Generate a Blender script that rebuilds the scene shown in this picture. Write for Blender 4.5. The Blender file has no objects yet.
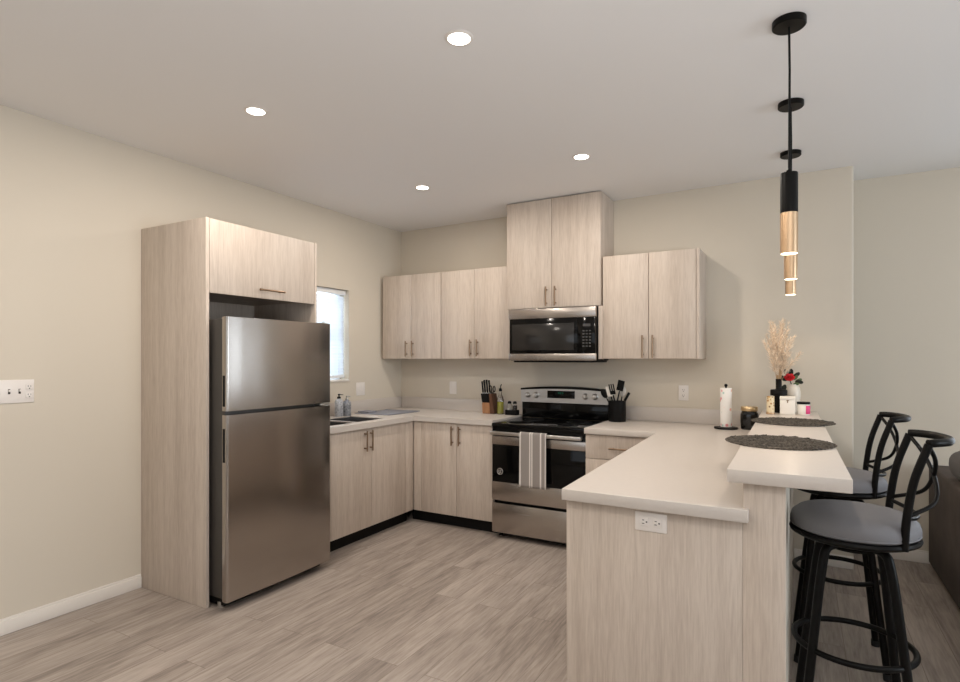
import bpy, bmesh, math, random
from mathutils import Vector, Matrix, Quaternion
random.seed(7)
PI = math.pi
SC = bpy.context.scene
COL = SC.collection

# ------------------------------------------------------------------ camera
cam_d = bpy.data.cameras.new('camera'); cam = bpy.data.objects.new('camera', cam_d); COL.objects.link(cam)
cam.location = (0, 0, 1.427)
cam.rotation_euler = (PI/2, 0, math.atan(320/570))
cam_d.sensor_width = 36; cam_d.lens = 36*570/960; cam_d.shift_y = 18.3/960
cam_d.clip_start = 0.05; cam_d.clip_end = 100
SC.camera = cam
# ------------------------------------------------------------------ world, lights, exposure
w = bpy.data.worlds.new('sky'); SC.world = w; w.use_nodes = True
w.node_tree.nodes['Background'].inputs['Color'].default_value = (0.80, 0.90, 1.0, 1)
w.node_tree.nodes['Background'].inputs['Strength'].default_value = 1.1
SC.view_settings.view_transform = 'Standard'; SC.view_settings.look = 'None'
SC.view_settings.gamma = 1; SC.view_settings.use_curve_mapping = False
SC.view_settings.exposure = -0.24
def area(name, loc, rot, sx, sy, power, color):
    d = bpy.data.lights.new(name, 'AREA'); d.shape = 'RECTANGLE'; d.size = sx; d.size_y = sy
    d.energy = power; d.color = color
    o = bpy.data.objects.new(name, d); COL.objects.link(o); o.location = loc; o.rotation_euler = rot
    return o
# daylight coming through the windows of the living room (right, far) and the kitchen window
area('daylight_living_window', (5.08, 2.3, 1.5), (0, PI/2, 0), 1.3, 2.2, 120, (0.80, 0.90, 1.0))
area('added_rear_fill', (-0.4, -3.05, 1.45), (PI/2, 0, 0), 3.2, 1.6, 12, (0.97, 0.97, 1.0))  # added frontal fill behind the camera, set at an invented window
area('daylight_patio_door', (2.15, 4.98, 1.2), (-PI/2, 0, 0), 1.5, 1.9, 22, (0.84, 0.92, 1.0))
area('daylight_kitchen_window', (-3.79, 3.54, 1.64), (0, -PI/2, 0), 0.78, 0.78, 15, (0.78, 0.90, 1.0))
# added upward fill behind the camera, standing in for a ceiling-bounced flash
area('added_bounce_fill', (1.1, -0.7, 1.0), (PI, 0, 0), 1.2, 1.2, 118, (0.97, 0.98, 1.0))

# ------------------------------------------------------------------ materials
def lin(r, g, b):
    f = lambda c: (c/255/12.92) if c/255 <= 0.04045 else ((c/255+0.055)/1.055)**2.4
    return (f(r), f(g), f(b), 1)
def mat(name, col, rough=0.5, metal=0.0, bump=0, bscale=200, spec=0.5, var=0.0, vscale=4, coat=0, trans=0, emit=None, es=0):
    m = bpy.data.materials.new(name); m.use_nodes = True
    nt = m.node_tree; b = nt.nodes['Principled BSDF']
    b.inputs['Base Color'].default_value = col; b.inputs['Roughness'].default_value = rough
    b.inputs['Metallic'].default_value = metal; b.inputs['Specular IOR Level'].default_value = spec
    b.inputs['Coat Weight'].default_value = coat; b.inputs['Transmission Weight'].default_value = trans
    if emit: b.inputs['Emission Color'].default_value = emit; b.inputs['Emission Strength'].default_value = es
    if bump or var:
        tc = nt.nodes.new('ShaderNodeTexCoord')
    if bump:
        n = nt.nodes.new('ShaderNodeTexNoise'); n.inputs['Scale'].default_value = bscale; n.inputs['Detail'].default_value = 3
        bp = nt.nodes.new('ShaderNodeBump'); bp.inputs['Strength'].default_value = bump; bp.inputs['Distance'].default_value = 0.002
        nt.links.new(tc.outputs['Object'], n.inputs['Vector']); nt.links.new(n.outputs['Fac'], bp.inputs['Height'])
        nt.links.new(bp.outputs['Normal'], b.inputs['Normal'])
    if var:
        n2 = nt.nodes.new('ShaderNodeTexNoise'); n2.inputs['Scale'].default_value = vscale; n2.inputs['Detail'].default_value = 4
        rp = nt.nodes.new('ShaderNodeValToRGB')
        rp.color_ramp.elements[0].position = 0.3; rp.color_ramp.elements[1].position = 0.7
        rp.color_ramp.elements[0].color = [c*(1-var) for c in col[:3]]+[1]
        rp.color_ramp.elements[1].color = [min(1, c*(1+var)) for c in col[:3]]+[1]
        nt.links.new(tc.outputs['Object'], n2.inputs['Vector']); nt.links.new(n2.outputs['Fac'], rp.inputs['Fac'])
        nt.links.new(rp.outputs['Color'], b.inputs['Base Color'])
    return m

def laminate(name, light, dark, axis='Z'):
    """light ash laminate: long streaks along one axis, every board its own cut"""
    m = bpy.data.materials.new(name); m.use_nodes = True
    nt = m.node_tree; L = nt.links.new; b = nt.nodes['Principled BSDF']
    tc = nt.nodes.new('ShaderNodeTexCoord'); oi = nt.nodes.new('ShaderNodeObjectInfo')
    sc = nt.nodes.new('ShaderNodeVectorMath'); sc.operation = 'SCALE'; sc.inputs['Scale'].default_value = 37
    cb = nt.nodes.new('ShaderNodeCombineXYZ')
    for k in range(3): L(oi.outputs['Random'], cb.inputs[k])
    L(cb.outputs[0], sc.inputs[0])
    ad = nt.nodes.new('ShaderNodeVectorMath'); ad.operation = 'ADD'
    L(tc.outputs['Object'], ad.inputs[0]); L(sc.outputs[0], ad.inputs[1])
    def noise(s, scale, detail, rough=0.6, dist=0.0):
        mp = nt.nodes.new('ShaderNodeMapping'); mp.inputs['Scale'].default_value = s
        n = nt.nodes.new('ShaderNodeTexNoise'); n.inputs['Scale'].default_value = scale
        n.inputs['Detail'].default_value = detail; n.inputs['Roughness'].default_value = rough
        n.inputs['Distortion'].default_value = dist
        L(ad.outputs[0], mp.inputs['Vector']); L(mp.outputs[0], n.inputs['Vector']); return n
    st = (1, 1, 0.05) if axis == 'Z' else ((1, 0.05, 1) if axis == 'Y' else (0.05, 1, 1))
    n1 = noise(st, 40, 6, 0.7, 0.5); n2 = noise((1, 1, 0.06), 150, 3); n3 = noise((1, 1, 0.03), 11, 1)
    a1 = nt.nodes.new('ShaderNodeMath'); a1.operation = 'MULTIPLY_ADD'; a1.inputs[1].default_value = 0.42
    a2 = nt.nodes.new('ShaderNodeMath'); a2.operation = 'MULTIPLY_ADD'; a2.inputs[1].default_value = 0.43
    a3 = nt.nodes.new('ShaderNodeMath'); a3.operation = 'MULTIPLY'; a3.inputs[1].default_value = 0.30
    L(n3.outputs['Fac'], a3.inputs[0]); L(n2.outputs['Fac'], a2.inputs[0]); L(a3.outputs[0], a2.inputs[2])
    L(n1.outputs['Fac'], a1.inputs[0]); L(a2.outputs[0], a1.inputs[2])
    rp = nt.nodes.new('ShaderNodeValToRGB')
    rp.color_ramp.elements[0].position = 0.40; rp.color_ramp.elements[0].color = dark
    rp.color_ramp.elements[1].position = 0.66; rp.color_ramp.elements[1].color = light
    L(a1.outputs[0], rp.inputs['Fac']); L(rp.outputs['Color'], b.inputs['Base Color'])
    b.inputs['Roughness'].default_value = 0.5; b.inputs['Specular IOR Level'].default_value = 0.35
    bp = nt.nodes.new('ShaderNodeBump'); bp.inputs['Strength'].default_value = 0.12; bp.inputs['Distance'].default_value = 0.001
    L(a1.outputs[0], bp.inputs['Height']); L(bp.outputs['Normal'], b.inputs['Normal'])
    return m

def plank_floor(name):
    m = bpy.data.materials.new(name); m.use_nodes = True
    nt = m.node_tree; L = nt.links.new; b = nt.nodes['Principled BSDF']
    tc = nt.nodes.new('ShaderNodeTexCoord'); sp = nt.nodes.new('ShaderNodeSeparateXYZ'); cb = nt.nodes.new('ShaderNodeCombineXYZ')
    L(tc.outputs['Object'], sp.inputs[0]); L(sp.outputs['Y'], cb.inputs['X']); L(sp.outputs['X'], cb.inputs['Y'])
    br = nt.nodes.new('ShaderNodeTexBrick')
    br.inputs['Color1'].default_value = (0, 0, 0, 1); br.inputs['Color2'].default_value = (1, 1, 1, 1)
    br.inputs['Mortar'].default_value = (0.5, 0.5, 0.5, 1)
    br.inputs['Scale'].default_value = 1; br.inputs['Brick Width'].default_value = 1.22; br.inputs['Row Height'].default_value = 0.152
    br.inputs['Mortar Size'].default_value = 0.0016; br.inputs['Mortar Smooth'].default_value = 0.2; br.inputs['Bias'].default_value = 0
    br.offset = 0.37; br.offset_frequency = 2; br.squash = 1
    L(cb.outputs[0], br.inputs['Vector'])
    # every plank samples its own stretch of grain
    mul = nt.nodes.new('ShaderNodeVectorMath'); mul.operation = 'SCALE'; mul.inputs['Scale'].default_value = 9.0
    L(br.outputs['Color'], mul.inputs[0])
    ad = nt.nodes.new('ShaderNodeVectorMath'); ad.operation = 'ADD'; L(tc.outputs['Object'], ad.inputs[0]); L(mul.outputs[0], ad.inputs[1])
    def noise(s, scale, detail, dist=0.0):
        mp = nt.nodes.new('ShaderNodeMapping'); mp.inputs['Scale'].default_value = s
        n = nt.nodes.new('ShaderNodeTexNoise'); n.inputs['Scale'].default_value = scale; n.inputs['Detail'].default_value = detail
        n.inputs['Distortion'].default_value = dist; n.inputs['Roughness'].default_value = 0.6
        L(ad.outputs[0], mp.inputs['Vector']); L(mp.outputs[0], n.inputs['Vector']); return n
    g1 = noise((1, 0.08, 1), 22, 7, 1.1); g2 = noise((1, 0.07, 1), 95, 4, 0.3); g3 = noise((1, 0.3, 1), 3, 3, 0.5)
    a0 = nt.nodes.new('ShaderNodeMath'); a0.operation = 'MULTIPLY'; a0.inputs[1].default_value = 0.35; L(g3.outputs['Fac'], a0.inputs[0])
    a1 = nt.nodes.new('ShaderNodeMath'); a1.operation = 'MULTIPLY_ADD'; a1.inputs[1].default_value = 0.38; L(g2.outputs['Fac'], a1.inputs[0]); L(a0.outputs[0], a1.inputs[2])
    a2 = nt.nodes.new('ShaderNodeMath'); a2.operation = 'MULTIPLY_ADD'; a2.inputs[1].default_value = 0.46; L(g1.outputs['Fac'], a2.inputs[0]); L(a1.outputs[0], a2.inputs[2])
    sp2 = nt.nodes.new('ShaderNodeSeparateXYZ'); L(br.outputs['Color'], sp2.inputs[0])
    a3 = nt.nodes.new('ShaderNodeMath'); a3.operation = 'MULTIPLY_ADD'; a3.inputs[1].default_value = 0.055; L(sp2.outputs['X'], a3.inputs[0]); L(a2.outputs[0], a3.inputs[2])
    rp = nt.nodes.new('ShaderNodeValToRGB'); e = rp.color_ramp.elements
    e[0].position = 0.46; e[0].color = lin(120, 110, 103)
    e[1].position = 0.74; e[1].color = lin(176, 165, 156)
    k = e.new(0.59); k.color = lin(152, 141, 132)
    L(a3.outputs[0], rp.inputs['Fac'])
    mx = nt.nodes.new('ShaderNodeMix'); mx.data_type = 'RGBA'; mx.inputs['B'].default_value = lin(105, 92, 80)
    L(rp.outputs['Color'], mx.inputs['A'])
    mm = nt.nodes.new('ShaderNodeMath'); mm.operation = 'MULTIPLY'; mm.inputs[1].default_value = 0.7; L(br.outputs['Fac'], mm.inputs[0])
    L(mm.outputs[0], mx.inputs['Factor']); L(mx.outputs['Result'], b.inputs['Base Color'])
    b.inputs['Roughness'].default_value = 0.42; b.inputs['Specular IOR Level'].default_value = 0.4
    bp = nt.nodes.new('ShaderNodeBump'); bp.inputs['Strength'].default_value = 0.15; bp.inputs['Distance'].default_value = 0.002
    L(a2.outputs[0], bp.inputs['Height']); L(bp.outputs['Normal'], b.inputs['Normal'])
    return m

def brushed(name, col, rough=0.3, axis='Y'):
    m = bpy.data.materials.new(name); m.use_nodes = True
    nt = m.node_tree; L = nt.links.new; b = nt.nodes['Principled BSDF']
    b.inputs['Metallic'].default_value = 1.0; b.inputs['Base Color'].default_value = col
    tc = nt.nodes.new('ShaderNodeTexCoord'); mp = nt.nodes.new('ShaderNodeMapping')
    mp.inputs['Scale'].default_value = (1, 0.02, 1) if axis == 'Y' else (0.02, 1, 1)
    n = nt.nodes.new('ShaderNodeTexNoise'); n.inputs['Scale'].default_value = 180; n.inputs['Detail'].default_value = 3
    L(tc.outputs['Object'], mp.inputs[0]); L(mp.outputs[0], n.inputs['Vector'])
    r = nt.nodes.new('ShaderNodeMapRange'); r.inputs['To Min'].default_value = rough-0.006; r.inputs['To Max'].default_value = rough+0.008
    L(n.outputs['Fac'], r.inputs['Value']); L(r.outputs[0], b.inputs['Roughness'])
    
    return m

def emission(name, col, s):
    m = bpy.data.materials.new(name); m.use_nodes = True; nt = m.node_tree
    nt.nodes.remove(nt.nodes['Principled BSDF'])
    e = nt.nodes.new('ShaderNodeEmission'); e.inputs['Color'].default_value = col; e.inputs['Strength'].default_value = s
    nt.links.new(e.outputs[0], nt.nodes['Material Output'].inputs['Surface']); return m

def striped(name, base, stripe):
    m = bpy.data.materials.new(name); m.use_nodes = True; nt = m.node_tree; L = nt.links.new; b = nt.nodes['Principled BSDF']
    tc = nt.nodes.new('ShaderNodeTexCoord'); sp = nt.nodes.new('ShaderNodeSeparateXYZ'); L(tc.outputs['Object'], sp.inputs[0])
    rp = nt.nodes.new('ShaderNodeValToRGB'); rp.color_ramp.interpolation = 'CONSTANT'
    mr = nt.nodes.new('ShaderNodeMapRange'); mr.inputs['From Min'].default_value = -0.115; mr.inputs['From Max'].default_value = 0.115
    L(sp.outputs['X'], mr.inputs['Value']); L(mr.outputs[0], rp.inputs['Fac'])
    e = rp.color_ramp.elements; e[0].position = 0; e[0].color = stripe; e[1].position = 0.07; e[1].color = base
    for p, c in ((0.38, stripe), (0.42, base), (0.455, stripe), (0.495, base), (0.76, stripe), (0.81, base), (0.94, stripe)):
        k = e.new(p); k.color = c
    L(rp.outputs['Color'], b.inputs['Base Color']); b.inputs['Roughness'].default_value = 0.95
    w_ = nt.nodes.new('ShaderNodeTexNoise'); w_.inputs['Scale'].default_value = 350; L(tc.outputs['Object'], w_.inputs['Vector'])
    bp = nt.nodes.new('ShaderNodeBump'); bp.inputs['Strength'].default_value = 0.4; bp.inputs['Distance'].default_value = 0.002
    L(w_.outputs['Fac'], bp.inputs['Height']); L(bp.outputs['Normal'], b.inputs['Normal'])
    return m

def spotted(name, base, spots, scale, lo, hi, rough=0.7):
    """base colour with patches of other colours (printed blossoms, gold flecks)"""
    m = bpy.data.materials.new(name); m.use_nodes = True; nt = m.node_tree; L = nt.links.new; b = nt.nodes['Principled BSDF']
    tc = nt.nodes.new('ShaderNodeTexCoord'); v = nt.nodes.new('ShaderNodeTexVoronoi'); v.inputs['Scale'].default_value = scale
    L(tc.outputs['Object'], v.inputs['Vector'])
    pick = nt.nodes.new('ShaderNodeValToRGB'); pick.color_ramp.interpolation = 'CONSTANT'; e = pick.color_ramp.elements
    e[0].color = spots[0]; e[1].position = 0.33; e[1].color = spots[1 % len(spots)]
    k = e.new(0.66); k.color = spots[2 % len(spots)]
    s = nt.nodes.new('ShaderNodeSeparateColor'); L(v.outputs['Color'], s.inputs[0]); L(s.outputs[0], pick.inputs['Fac'])
    r = nt.nodes.new('ShaderNodeMapRange'); r.inputs['From Min'].default_value = lo; r.inputs['From Max'].default_value = hi
    L(v.outputs['Distance'], r.inputs['Value'])
    mx = nt.nodes.new('ShaderNodeMix'); mx.data_type = 'RGBA'; mx.inputs['B'].default_value = base
    L(r.outputs[0], mx.inputs['Factor']); L(pick.outputs['Color'], mx.inputs['A']); L(mx.outputs['Result'], b.inputs['Base Color'])
    b.inputs['Roughness'].default_value = rough
    return m

def glass(name, col=(1, 1, 1, 1), rough=0.02):
    m = bpy.data.materials.new(name); m.use_nodes = True; nt = m.node_tree; b = nt.nodes['Principled BSDF']
    b.inputs['Base Color'].default_value = col; b.inputs['Transmission Weight'].default_value = 1; b.inputs['Roughness'].default_value = rough
    b.inputs['IOR'].default_value = 1.45; return m

def blind_mat(name):
    m = bpy.data.materials.new(name); m.use_nodes = True; nt = m.node_tree
    d = nt.nodes.new('ShaderNodeBsdfDiffuse'); d.inputs['Color'].default_value = (0.86, 0.88, 0.9, 1)
    t = nt.nodes.new('ShaderNodeBsdfTranslucent'); t.inputs['Color'].default_value = (0.86, 0.9, 0.95, 1)
    mx = nt.nodes.new('ShaderNodeMixShader'); mx.inputs['Fac'].default_value = 0.55
    nt.links.new(d.outputs[0], mx.inputs[1]); nt.links.new(t.outputs[0], mx.inputs[2])
    nt.nodes.remove(nt.nodes['Principled BSDF']); nt.links.new(mx.outputs[0], nt.nodes['Material Output'].inputs['Surface'])
    return m

M = dict(
    wall=mat('painted_plaster', lin(212, 203, 188), 0.85, bump=0.12, bscale=160, spec=0.2),
    ceil=mat('ceiling_paint', lin(236, 235, 234), 0.9, bump=0.1, bscale=120, spec=0.2),
    trim=mat('trim_paint', lin(232, 226, 218), 0.45),
    floor=plank_floor('grey_oak_planks'),
    lam=laminate('ash_laminate', lin(208, 195, 182), lin(182, 167, 153)),
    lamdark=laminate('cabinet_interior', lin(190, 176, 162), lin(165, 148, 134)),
    quartz=mat('white_quartz', lin(205, 197, 189), 0.34, spec=0.5, var=0.015, vscale=60),
    toe=mat('black_toe_kick', (0.004, 0.004, 0.004, 1), 0.6, spec=0.2),
    steel=brushed('brushed_steel', (0.42, 0.385, 0.355, 1), 0.2, 'Y'),
    steelx=brushed('brushed_steel_range', (0.46, 0.42, 0.385, 1), 0.27, 'X'),
    steel_plain=mat('satin_steel', (0.62, 0.60, 0.57, 1), 0.3, 1.0),
    steel_light=mat('light_panel_steel', (0.60, 0.60, 0.60, 1), 0.38, 0.85),
    dark_side=mat('dark_grey_enamel', (0.055, 0.049, 0.043, 1), 0.45),
    black_gloss=mat('black_gloss', (0.003, 0.003, 0.003, 1), 0.1, spec=0.22),
    black_glass=mat('black_oven_glass', (0.003, 0.003, 0.003, 1), 0.06, spec=0.2),
    window_mesh=mat('dark_microwave_window', (0.020, 0.019, 0.018, 1), 0.12),
    black=mat('black_plastic', (0.005, 0.005, 0.005, 1), 0.4, spec=0.15),
    black_metal=mat('black_powder_coat', (0.005, 0.0045, 0.004, 1), 0.38, spec=0.12),
    rubber=mat('black_rubber', (0.01, 0.01, 0.01, 1), 0.8),
    grey_print=mat('grey_button_print', (0.06, 0.06, 0.06, 1), 0.5),
    bronze=mat('brushed_bronze', (0.30, 0.21, 0.14, 1), 0.35, 1.0),
    gold=mat('brushed_brass', (0.66, 0.46, 0.29, 1), 0.3, 1.0),
    lens=emission('lamp_lens', (1.0, 0.93, 0.82, 1), 14),
    pend_lens=emission('pendant_lens', (1.0, 0.86, 0.62, 1), 9),
    green_led=emission('green_digits', (0.05, 0.5, 0.3, 1), 0.12),
    seat=mat('grey_seat_fabric', lin(118, 117, 120), 0.6, bump=0.3, bscale=500, spec=0.4),
    sofa=mat('dark_brown_velvet', lin(72, 62, 56), 0.9, bump=0.3, bscale=60, var=0.25, vscale=7),
    cushion=mat('grey_cushion_fabric', lin(92, 88, 86), 0.95, bump=0.3, bscale=120),
    white_plastic=mat('white_plastic', lin(232, 226, 220), 0.35),
    slot=mat('dark_slot', (0.03, 0.025, 0.02, 1), 0.6),
    towel=striped('striped_towel_cloth', lin(150, 143, 138), lin(226, 220, 214)),
    blockwood=laminate('acacia_wood', lin(165, 120, 84), lin(120, 80, 52)),
    blockdark=laminate('walnut_wood', lin(96, 64, 45), lin(58, 36, 26)),
    oil=mat('olive_oil', lin(176, 172, 70), 0.15, spec=0.5),
    glass=glass('clear_glass'), pane=glass('window_glass'),
    soapgrey=spotted('grey_mottled_bottle', lin(150, 152, 156), [lin(105, 108, 114), lin(120, 122, 128), lin(175, 178, 182)], 60, 0.15, 0.6, 0.4),
    soapwhite=spotted('pale_mottled_bottle', lin(190, 192, 196), [lin(140, 143, 150), lin(205, 206, 208), lin(160, 162, 168)], 60, 0.15, 0.6, 0.4),
    matgrey=mat('grey_microfibre', lin(140, 142, 150), 0.95, bump=0.5, bscale=300),
    sinksteel=mat('sink_steel', (0.33, 0.33, 0.34, 1), 0.35, 1.0),
    weave=mat('black_woven_fibre', lin(78, 72, 64), 0.85, bump=0.8, bscale=150, var=0.85, vscale=110),
    paper=spotted('printed_paper_towel', lin(238, 234, 228), [lin(226, 150, 150), lin(150, 190, 180), lin(230, 180, 160)], 26, 0.20, 0.34, 0.95),
    vase=mat('matte_black_ceramic', (0.006, 0.005, 0.0045, 1), 0.45, spec=0.15),
    pampas=mat('dried_pampas', lin(232, 214, 192), 0.95, var=0.2, vscale=30),
    stem=mat('dried_stem', lin(196, 165, 128), 0.9),
    goldfleck=spotted('gold_flecked_glass', lin(232, 214, 178), [lin(170, 115, 45), lin(200, 150, 70), lin(120, 80, 35)], 55, 0.25, 0.45, 0.3),
    box=mat('white_card', lin(240, 234, 224), 0.6),
    pink=mat('pink_label', lin(226, 70, 130), 0.5),
    red=mat('red_petals', lin(205, 25, 35), 0.6),
    leafdark=mat('dark_leaves', lin(30, 36, 26), 0.7),
    leafgreen=mat('green_leaves', lin(90, 110, 70), 0.7),
    ivory=mat('ivory_glaze', lin(226, 218, 204), 0.35, var=0.08, vscale=20),
    black_jar=mat('black_glass_jar', (0.006, 0.006, 0.006, 1), 0.08),
    brass_lid=mat('brass_lid', (0.70, 0.52, 0.30, 1), 0.3, 1.0),
    salt=mat('salt', lin(235, 230, 222), 0.8), pepper=mat('ground_pepper', lin(70, 62, 56), 0.9),
    blind=blind_mat('white_blind_slat'),
    white_sil=mat('white_utensil', lin(225, 220, 212), 0.5),
    vent_white=mat('white_frame_vinyl', lin(238, 240, 242), 0.35),
)

# ------------------------------------------------------------------ mesh helpers (world coordinates)
class MB:
    def __init__(self): self.bm = bmesh.new()
    def add(self, verts, faces):
        vs = [self.bm.verts.new(v) for v in verts]
        for f in faces:
            try: self.bm.faces.new([vs[i] for i in f])
            except ValueError: pass
        return self
    def box(self, x0, x1, y0, y1, z0, z1, b=0.0, seg=2):
        t = bmesh.new(); bmesh.ops.create_cube(t, size=1)
        for v in t.verts: v.co = Vector(((x0+x1)/2+v.co.x*(x1-x0), (y0+y1)/2+v.co.y*(y1-y0), (z0+z1)/2+v.co.z*(z1-z0)))
        if b: bmesh.ops.bevel(t, geom=t.edges[:], offset=b, segments=seg, affect='EDGES', profile=0.5)
        self.merge(t); return self
    def merge(self, t, mx=None):
        if mx is not None: bmesh.ops.transform(t, matrix=mx, verts=t.verts)
        me = bpy.data.meshes.new('tmp'); t.to_mesh(me); t.free(); self.bm.from_mesh(me); bpy.data.meshes.remove(me)
    def prism(self, poly, z0, z1, b=0.0, seg=2):
        t = bmesh.new(); vs = [t.verts.new((x, y, z0)) for x, y in poly]
        f = t.faces.new(vs); r = bmesh.ops.extrude_face_region(t, geom=[f])
        for v in [g for g in r['geom'] if isinstance(g, bmesh.types.BMVert)]: v.co.z = z1
        bmesh.ops.recalc_face_normals(t, faces=t.faces[:])
        if b: bmesh.ops.bevel(t, geom=t.edges[:], offset=b, segments=seg, affect='EDGES', profile=0.5)
        self.merge(t); return self
    def tube(self, pts, r, seg=10, closed=False, caps=True):
        pts = [Vector(p) for p in pts]; n = len(pts); rad = r if isinstance(r, (list, tuple)) else [r]*n
        tang = []
        for i in range(n):
            a = pts[(i-1) % n] if closed or i > 0 else pts[i]; c = pts[(i+1) % n] if closed or i < n-1 else pts[i]
            tang.append((c-a).normalized())
        up = Vector((0, 0, 1)) if abs(tang[0].z) < 0.9 else Vector((1, 0, 0))
        nrm = tang[0].cross(up).normalized(); rings = []
        for i in range(n):
            if i: nrm = (tang[i-1].rotation_difference(tang[i]) @ nrm)
            nrm = (nrm - tang[i]*nrm.dot(tang[i])).normalized(); bi = tang[i].cross(nrm)
            rings.append([self.bm.verts.new(pts[i]+rad[i]*(math.cos(2*PI*k/seg)*nrm+math.sin(2*PI*k/seg)*bi)) for k in range(seg)])
        for i in range(n if closed else n-1):
            A, B = rings[i], rings[(i+1) % n]
            off = 0
            if closed and i == n-1:
                off = min(range(seg), key=lambda o: (A[0].co-B[o].co).length)
            for k in range(seg):
                try: self.bm.faces.new((A[k], A[(k+1) % seg], B[(k+1+off) % seg], B[(k+off) % seg]))
                except ValueError: pass
        if caps and not closed:
            self.bm.faces.new(rings[0][::-1]); self.bm.faces.new(rings[-1])
        return self
    def cyl(self, p0, p1, r0, r1=None, seg=24):
        return self.tube([p0, p1], [r0, r0 if r1 is None else r1], seg)
    def lathe(self, prof, x, y, seg=32, mx=None):
        """profile of (radius, z), bottom to top"""
        t = bmesh.new(); rings = []
        for r, z in prof:
            if r < 1e-5: rings.append([t.verts.new((x, y, z))])
            else: rings.append([t.verts.new((x+r*math.cos(2*PI*k/seg), y+r*math.sin(2*PI*k/seg), z)) for k in range(seg)])
        for A, B in zip(rings, rings[1:]):
            for k in range(seg):
                a = A[k % len(A)], A[(k+1) % len(A)]; b_ = B[k % len(B)], B[(k+1) % len(B)]
                q = [a[0], a[1], b_[1], b_[0]]; u = []
                for v in q:
                    if v not in u: u.append(v)
                if len(u) > 2:
                    try: t.faces.new(u)
                    except ValueError: pass
        for R in (rings[0], rings[-1]):
            if len(R) > 2:
                try: t.faces.new(R)
                except ValueError: pass
        bmesh.ops.recalc_face_normals(t, faces=t.faces[:])
        self.merge(t, mx); return self
    def ball(self, c, rx, ry=None, rz=None, sub=3, mx=None):
        t = bmesh.new(); bmesh.ops.create_icosphere(t, subdivisions=sub, radius=1)
        ry = rx if ry is None else ry; rz = rx if rz is None else rz
        for v in t.verts: v.co = Vector((v.co.x*rx, v.co.y*ry, v.co.z*rz))
        self.merge(t, Matrix.Translation(c) @ (mx or Matrix.Identity(4))); return self
    def grid(self, f, nu, nv):
        V = [[self.bm.verts.new(f(i/nu, j/nv)) for j in range(nv+1)] for i in range(nu+1)]
        for i in range(nu):
            for j in range(nv): self.bm.faces.new((V[i][j], V[i+1][j], V[i+1][j+1], V[i][j+1]))
        return self

def obj(name, mb, m, parent=None, ang=40, origin=None):
    bm = mb.bm; bmesh.ops.recalc_face_normals(bm, faces=bm.faces[:])
    if parent is not None:
        org = Vector(parent['_o'])
    elif origin is not None: org = Vector(origin)
    else:
        xs = [v.co for v in bm.verts]; lo = [min(c[k] for c in xs) for k in range(3)]; hi = [max(c[k] for c in xs) for k in range(3)]
        org = Vector(((lo[0]+hi[0])/2, (lo[1]+hi[1])/2, lo[2]))
    for v in bm.verts: v.co -= org
    me = bpy.data.meshes.new(name); bm.to_mesh(me); bm.free()
    me.shade_smooth(); me.set_sharp_from_angle(angle=math.radians(ang))
    me.materials.append(m if not isinstance(m, str) else M[m])
    o = bpy.data.objects.new(name, me); COL.objects.link(o); o['_o'] = tuple(org)
    if parent is not None: o.parent = parent
    else: o.location = org
    return o
def tag(o, label, cat, group=None):
    o['label'] = label; o['category'] = cat
    if group: o['group'] = group
    return o
def thing(name, label, cat, loc, group=None):
    o = bpy.data.objects.new(name, None); COL.objects.link(o); o.location = loc; o.empty_display_size = 0.05
    o['_o'] = tuple(loc); return tag(o, label, cat, group)
def struct(name, mb, m, parent=None, ang=40):
    o = obj(name, mb, m, parent, ang)
    if parent is None: o['kind'] = 'structure'
    return o
def dup(root, loc, label, rotz=0.0):
    r = root.copy(); COL.objects.link(r); r.location = loc; r.rotation_euler = (0, 0, rotz); r['label'] = label
    for ch in list(root.children):
        c = ch.copy(); COL.objects.link(c); c.parent = r
        for g in list(ch.children):
            d = g.copy(); COL.objects.link(d); d.parent = c
    return r
def arc(cx, cy, r, a0, a1, z, n=16):
    return [(cx+r*math.cos(a0+(a1-a0)*k/n), cy+r*math.sin(a0+(a1-a0)*k/n), z) for k in range(n+1)]
def smooth_path(ctrl, n=8):
    """Catmull-Rom through control points"""
    P = [Vector(p) for p in ctrl]; P = [2*P[0]-P[1]]+P+[2*P[-1]-P[-2]]; out = []
    for i in range(1, len(P)-2):
        for k in range(n):
            t = k/n; a, b, c, d = P[i-1:i+3]
            out.append(0.5*((2*b)+(c-a)*t+(2*a-5*b+4*c-d)*t*t+(3*b-a-3*c+d)*t**3))
    out.append(P[-2]); return out

# ------------------------------------------------------------------ the room
XL, XR, YF, YB, YBR, YFAR, ZC = -3.6, 5.2, -3.2, 4.75, 4.64, 5.01, 2.743
struct('floor', MB().box(XL-0.2, XR+0.2, YF-0.2, YFAR+0.2, -0.1, 0), 'floor')
struct('ceiling', MB().box(XL-0.2, XR+0.2, YF-0.2, YFAR+0.2, ZC, ZC+0.1), 'ceil')
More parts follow.
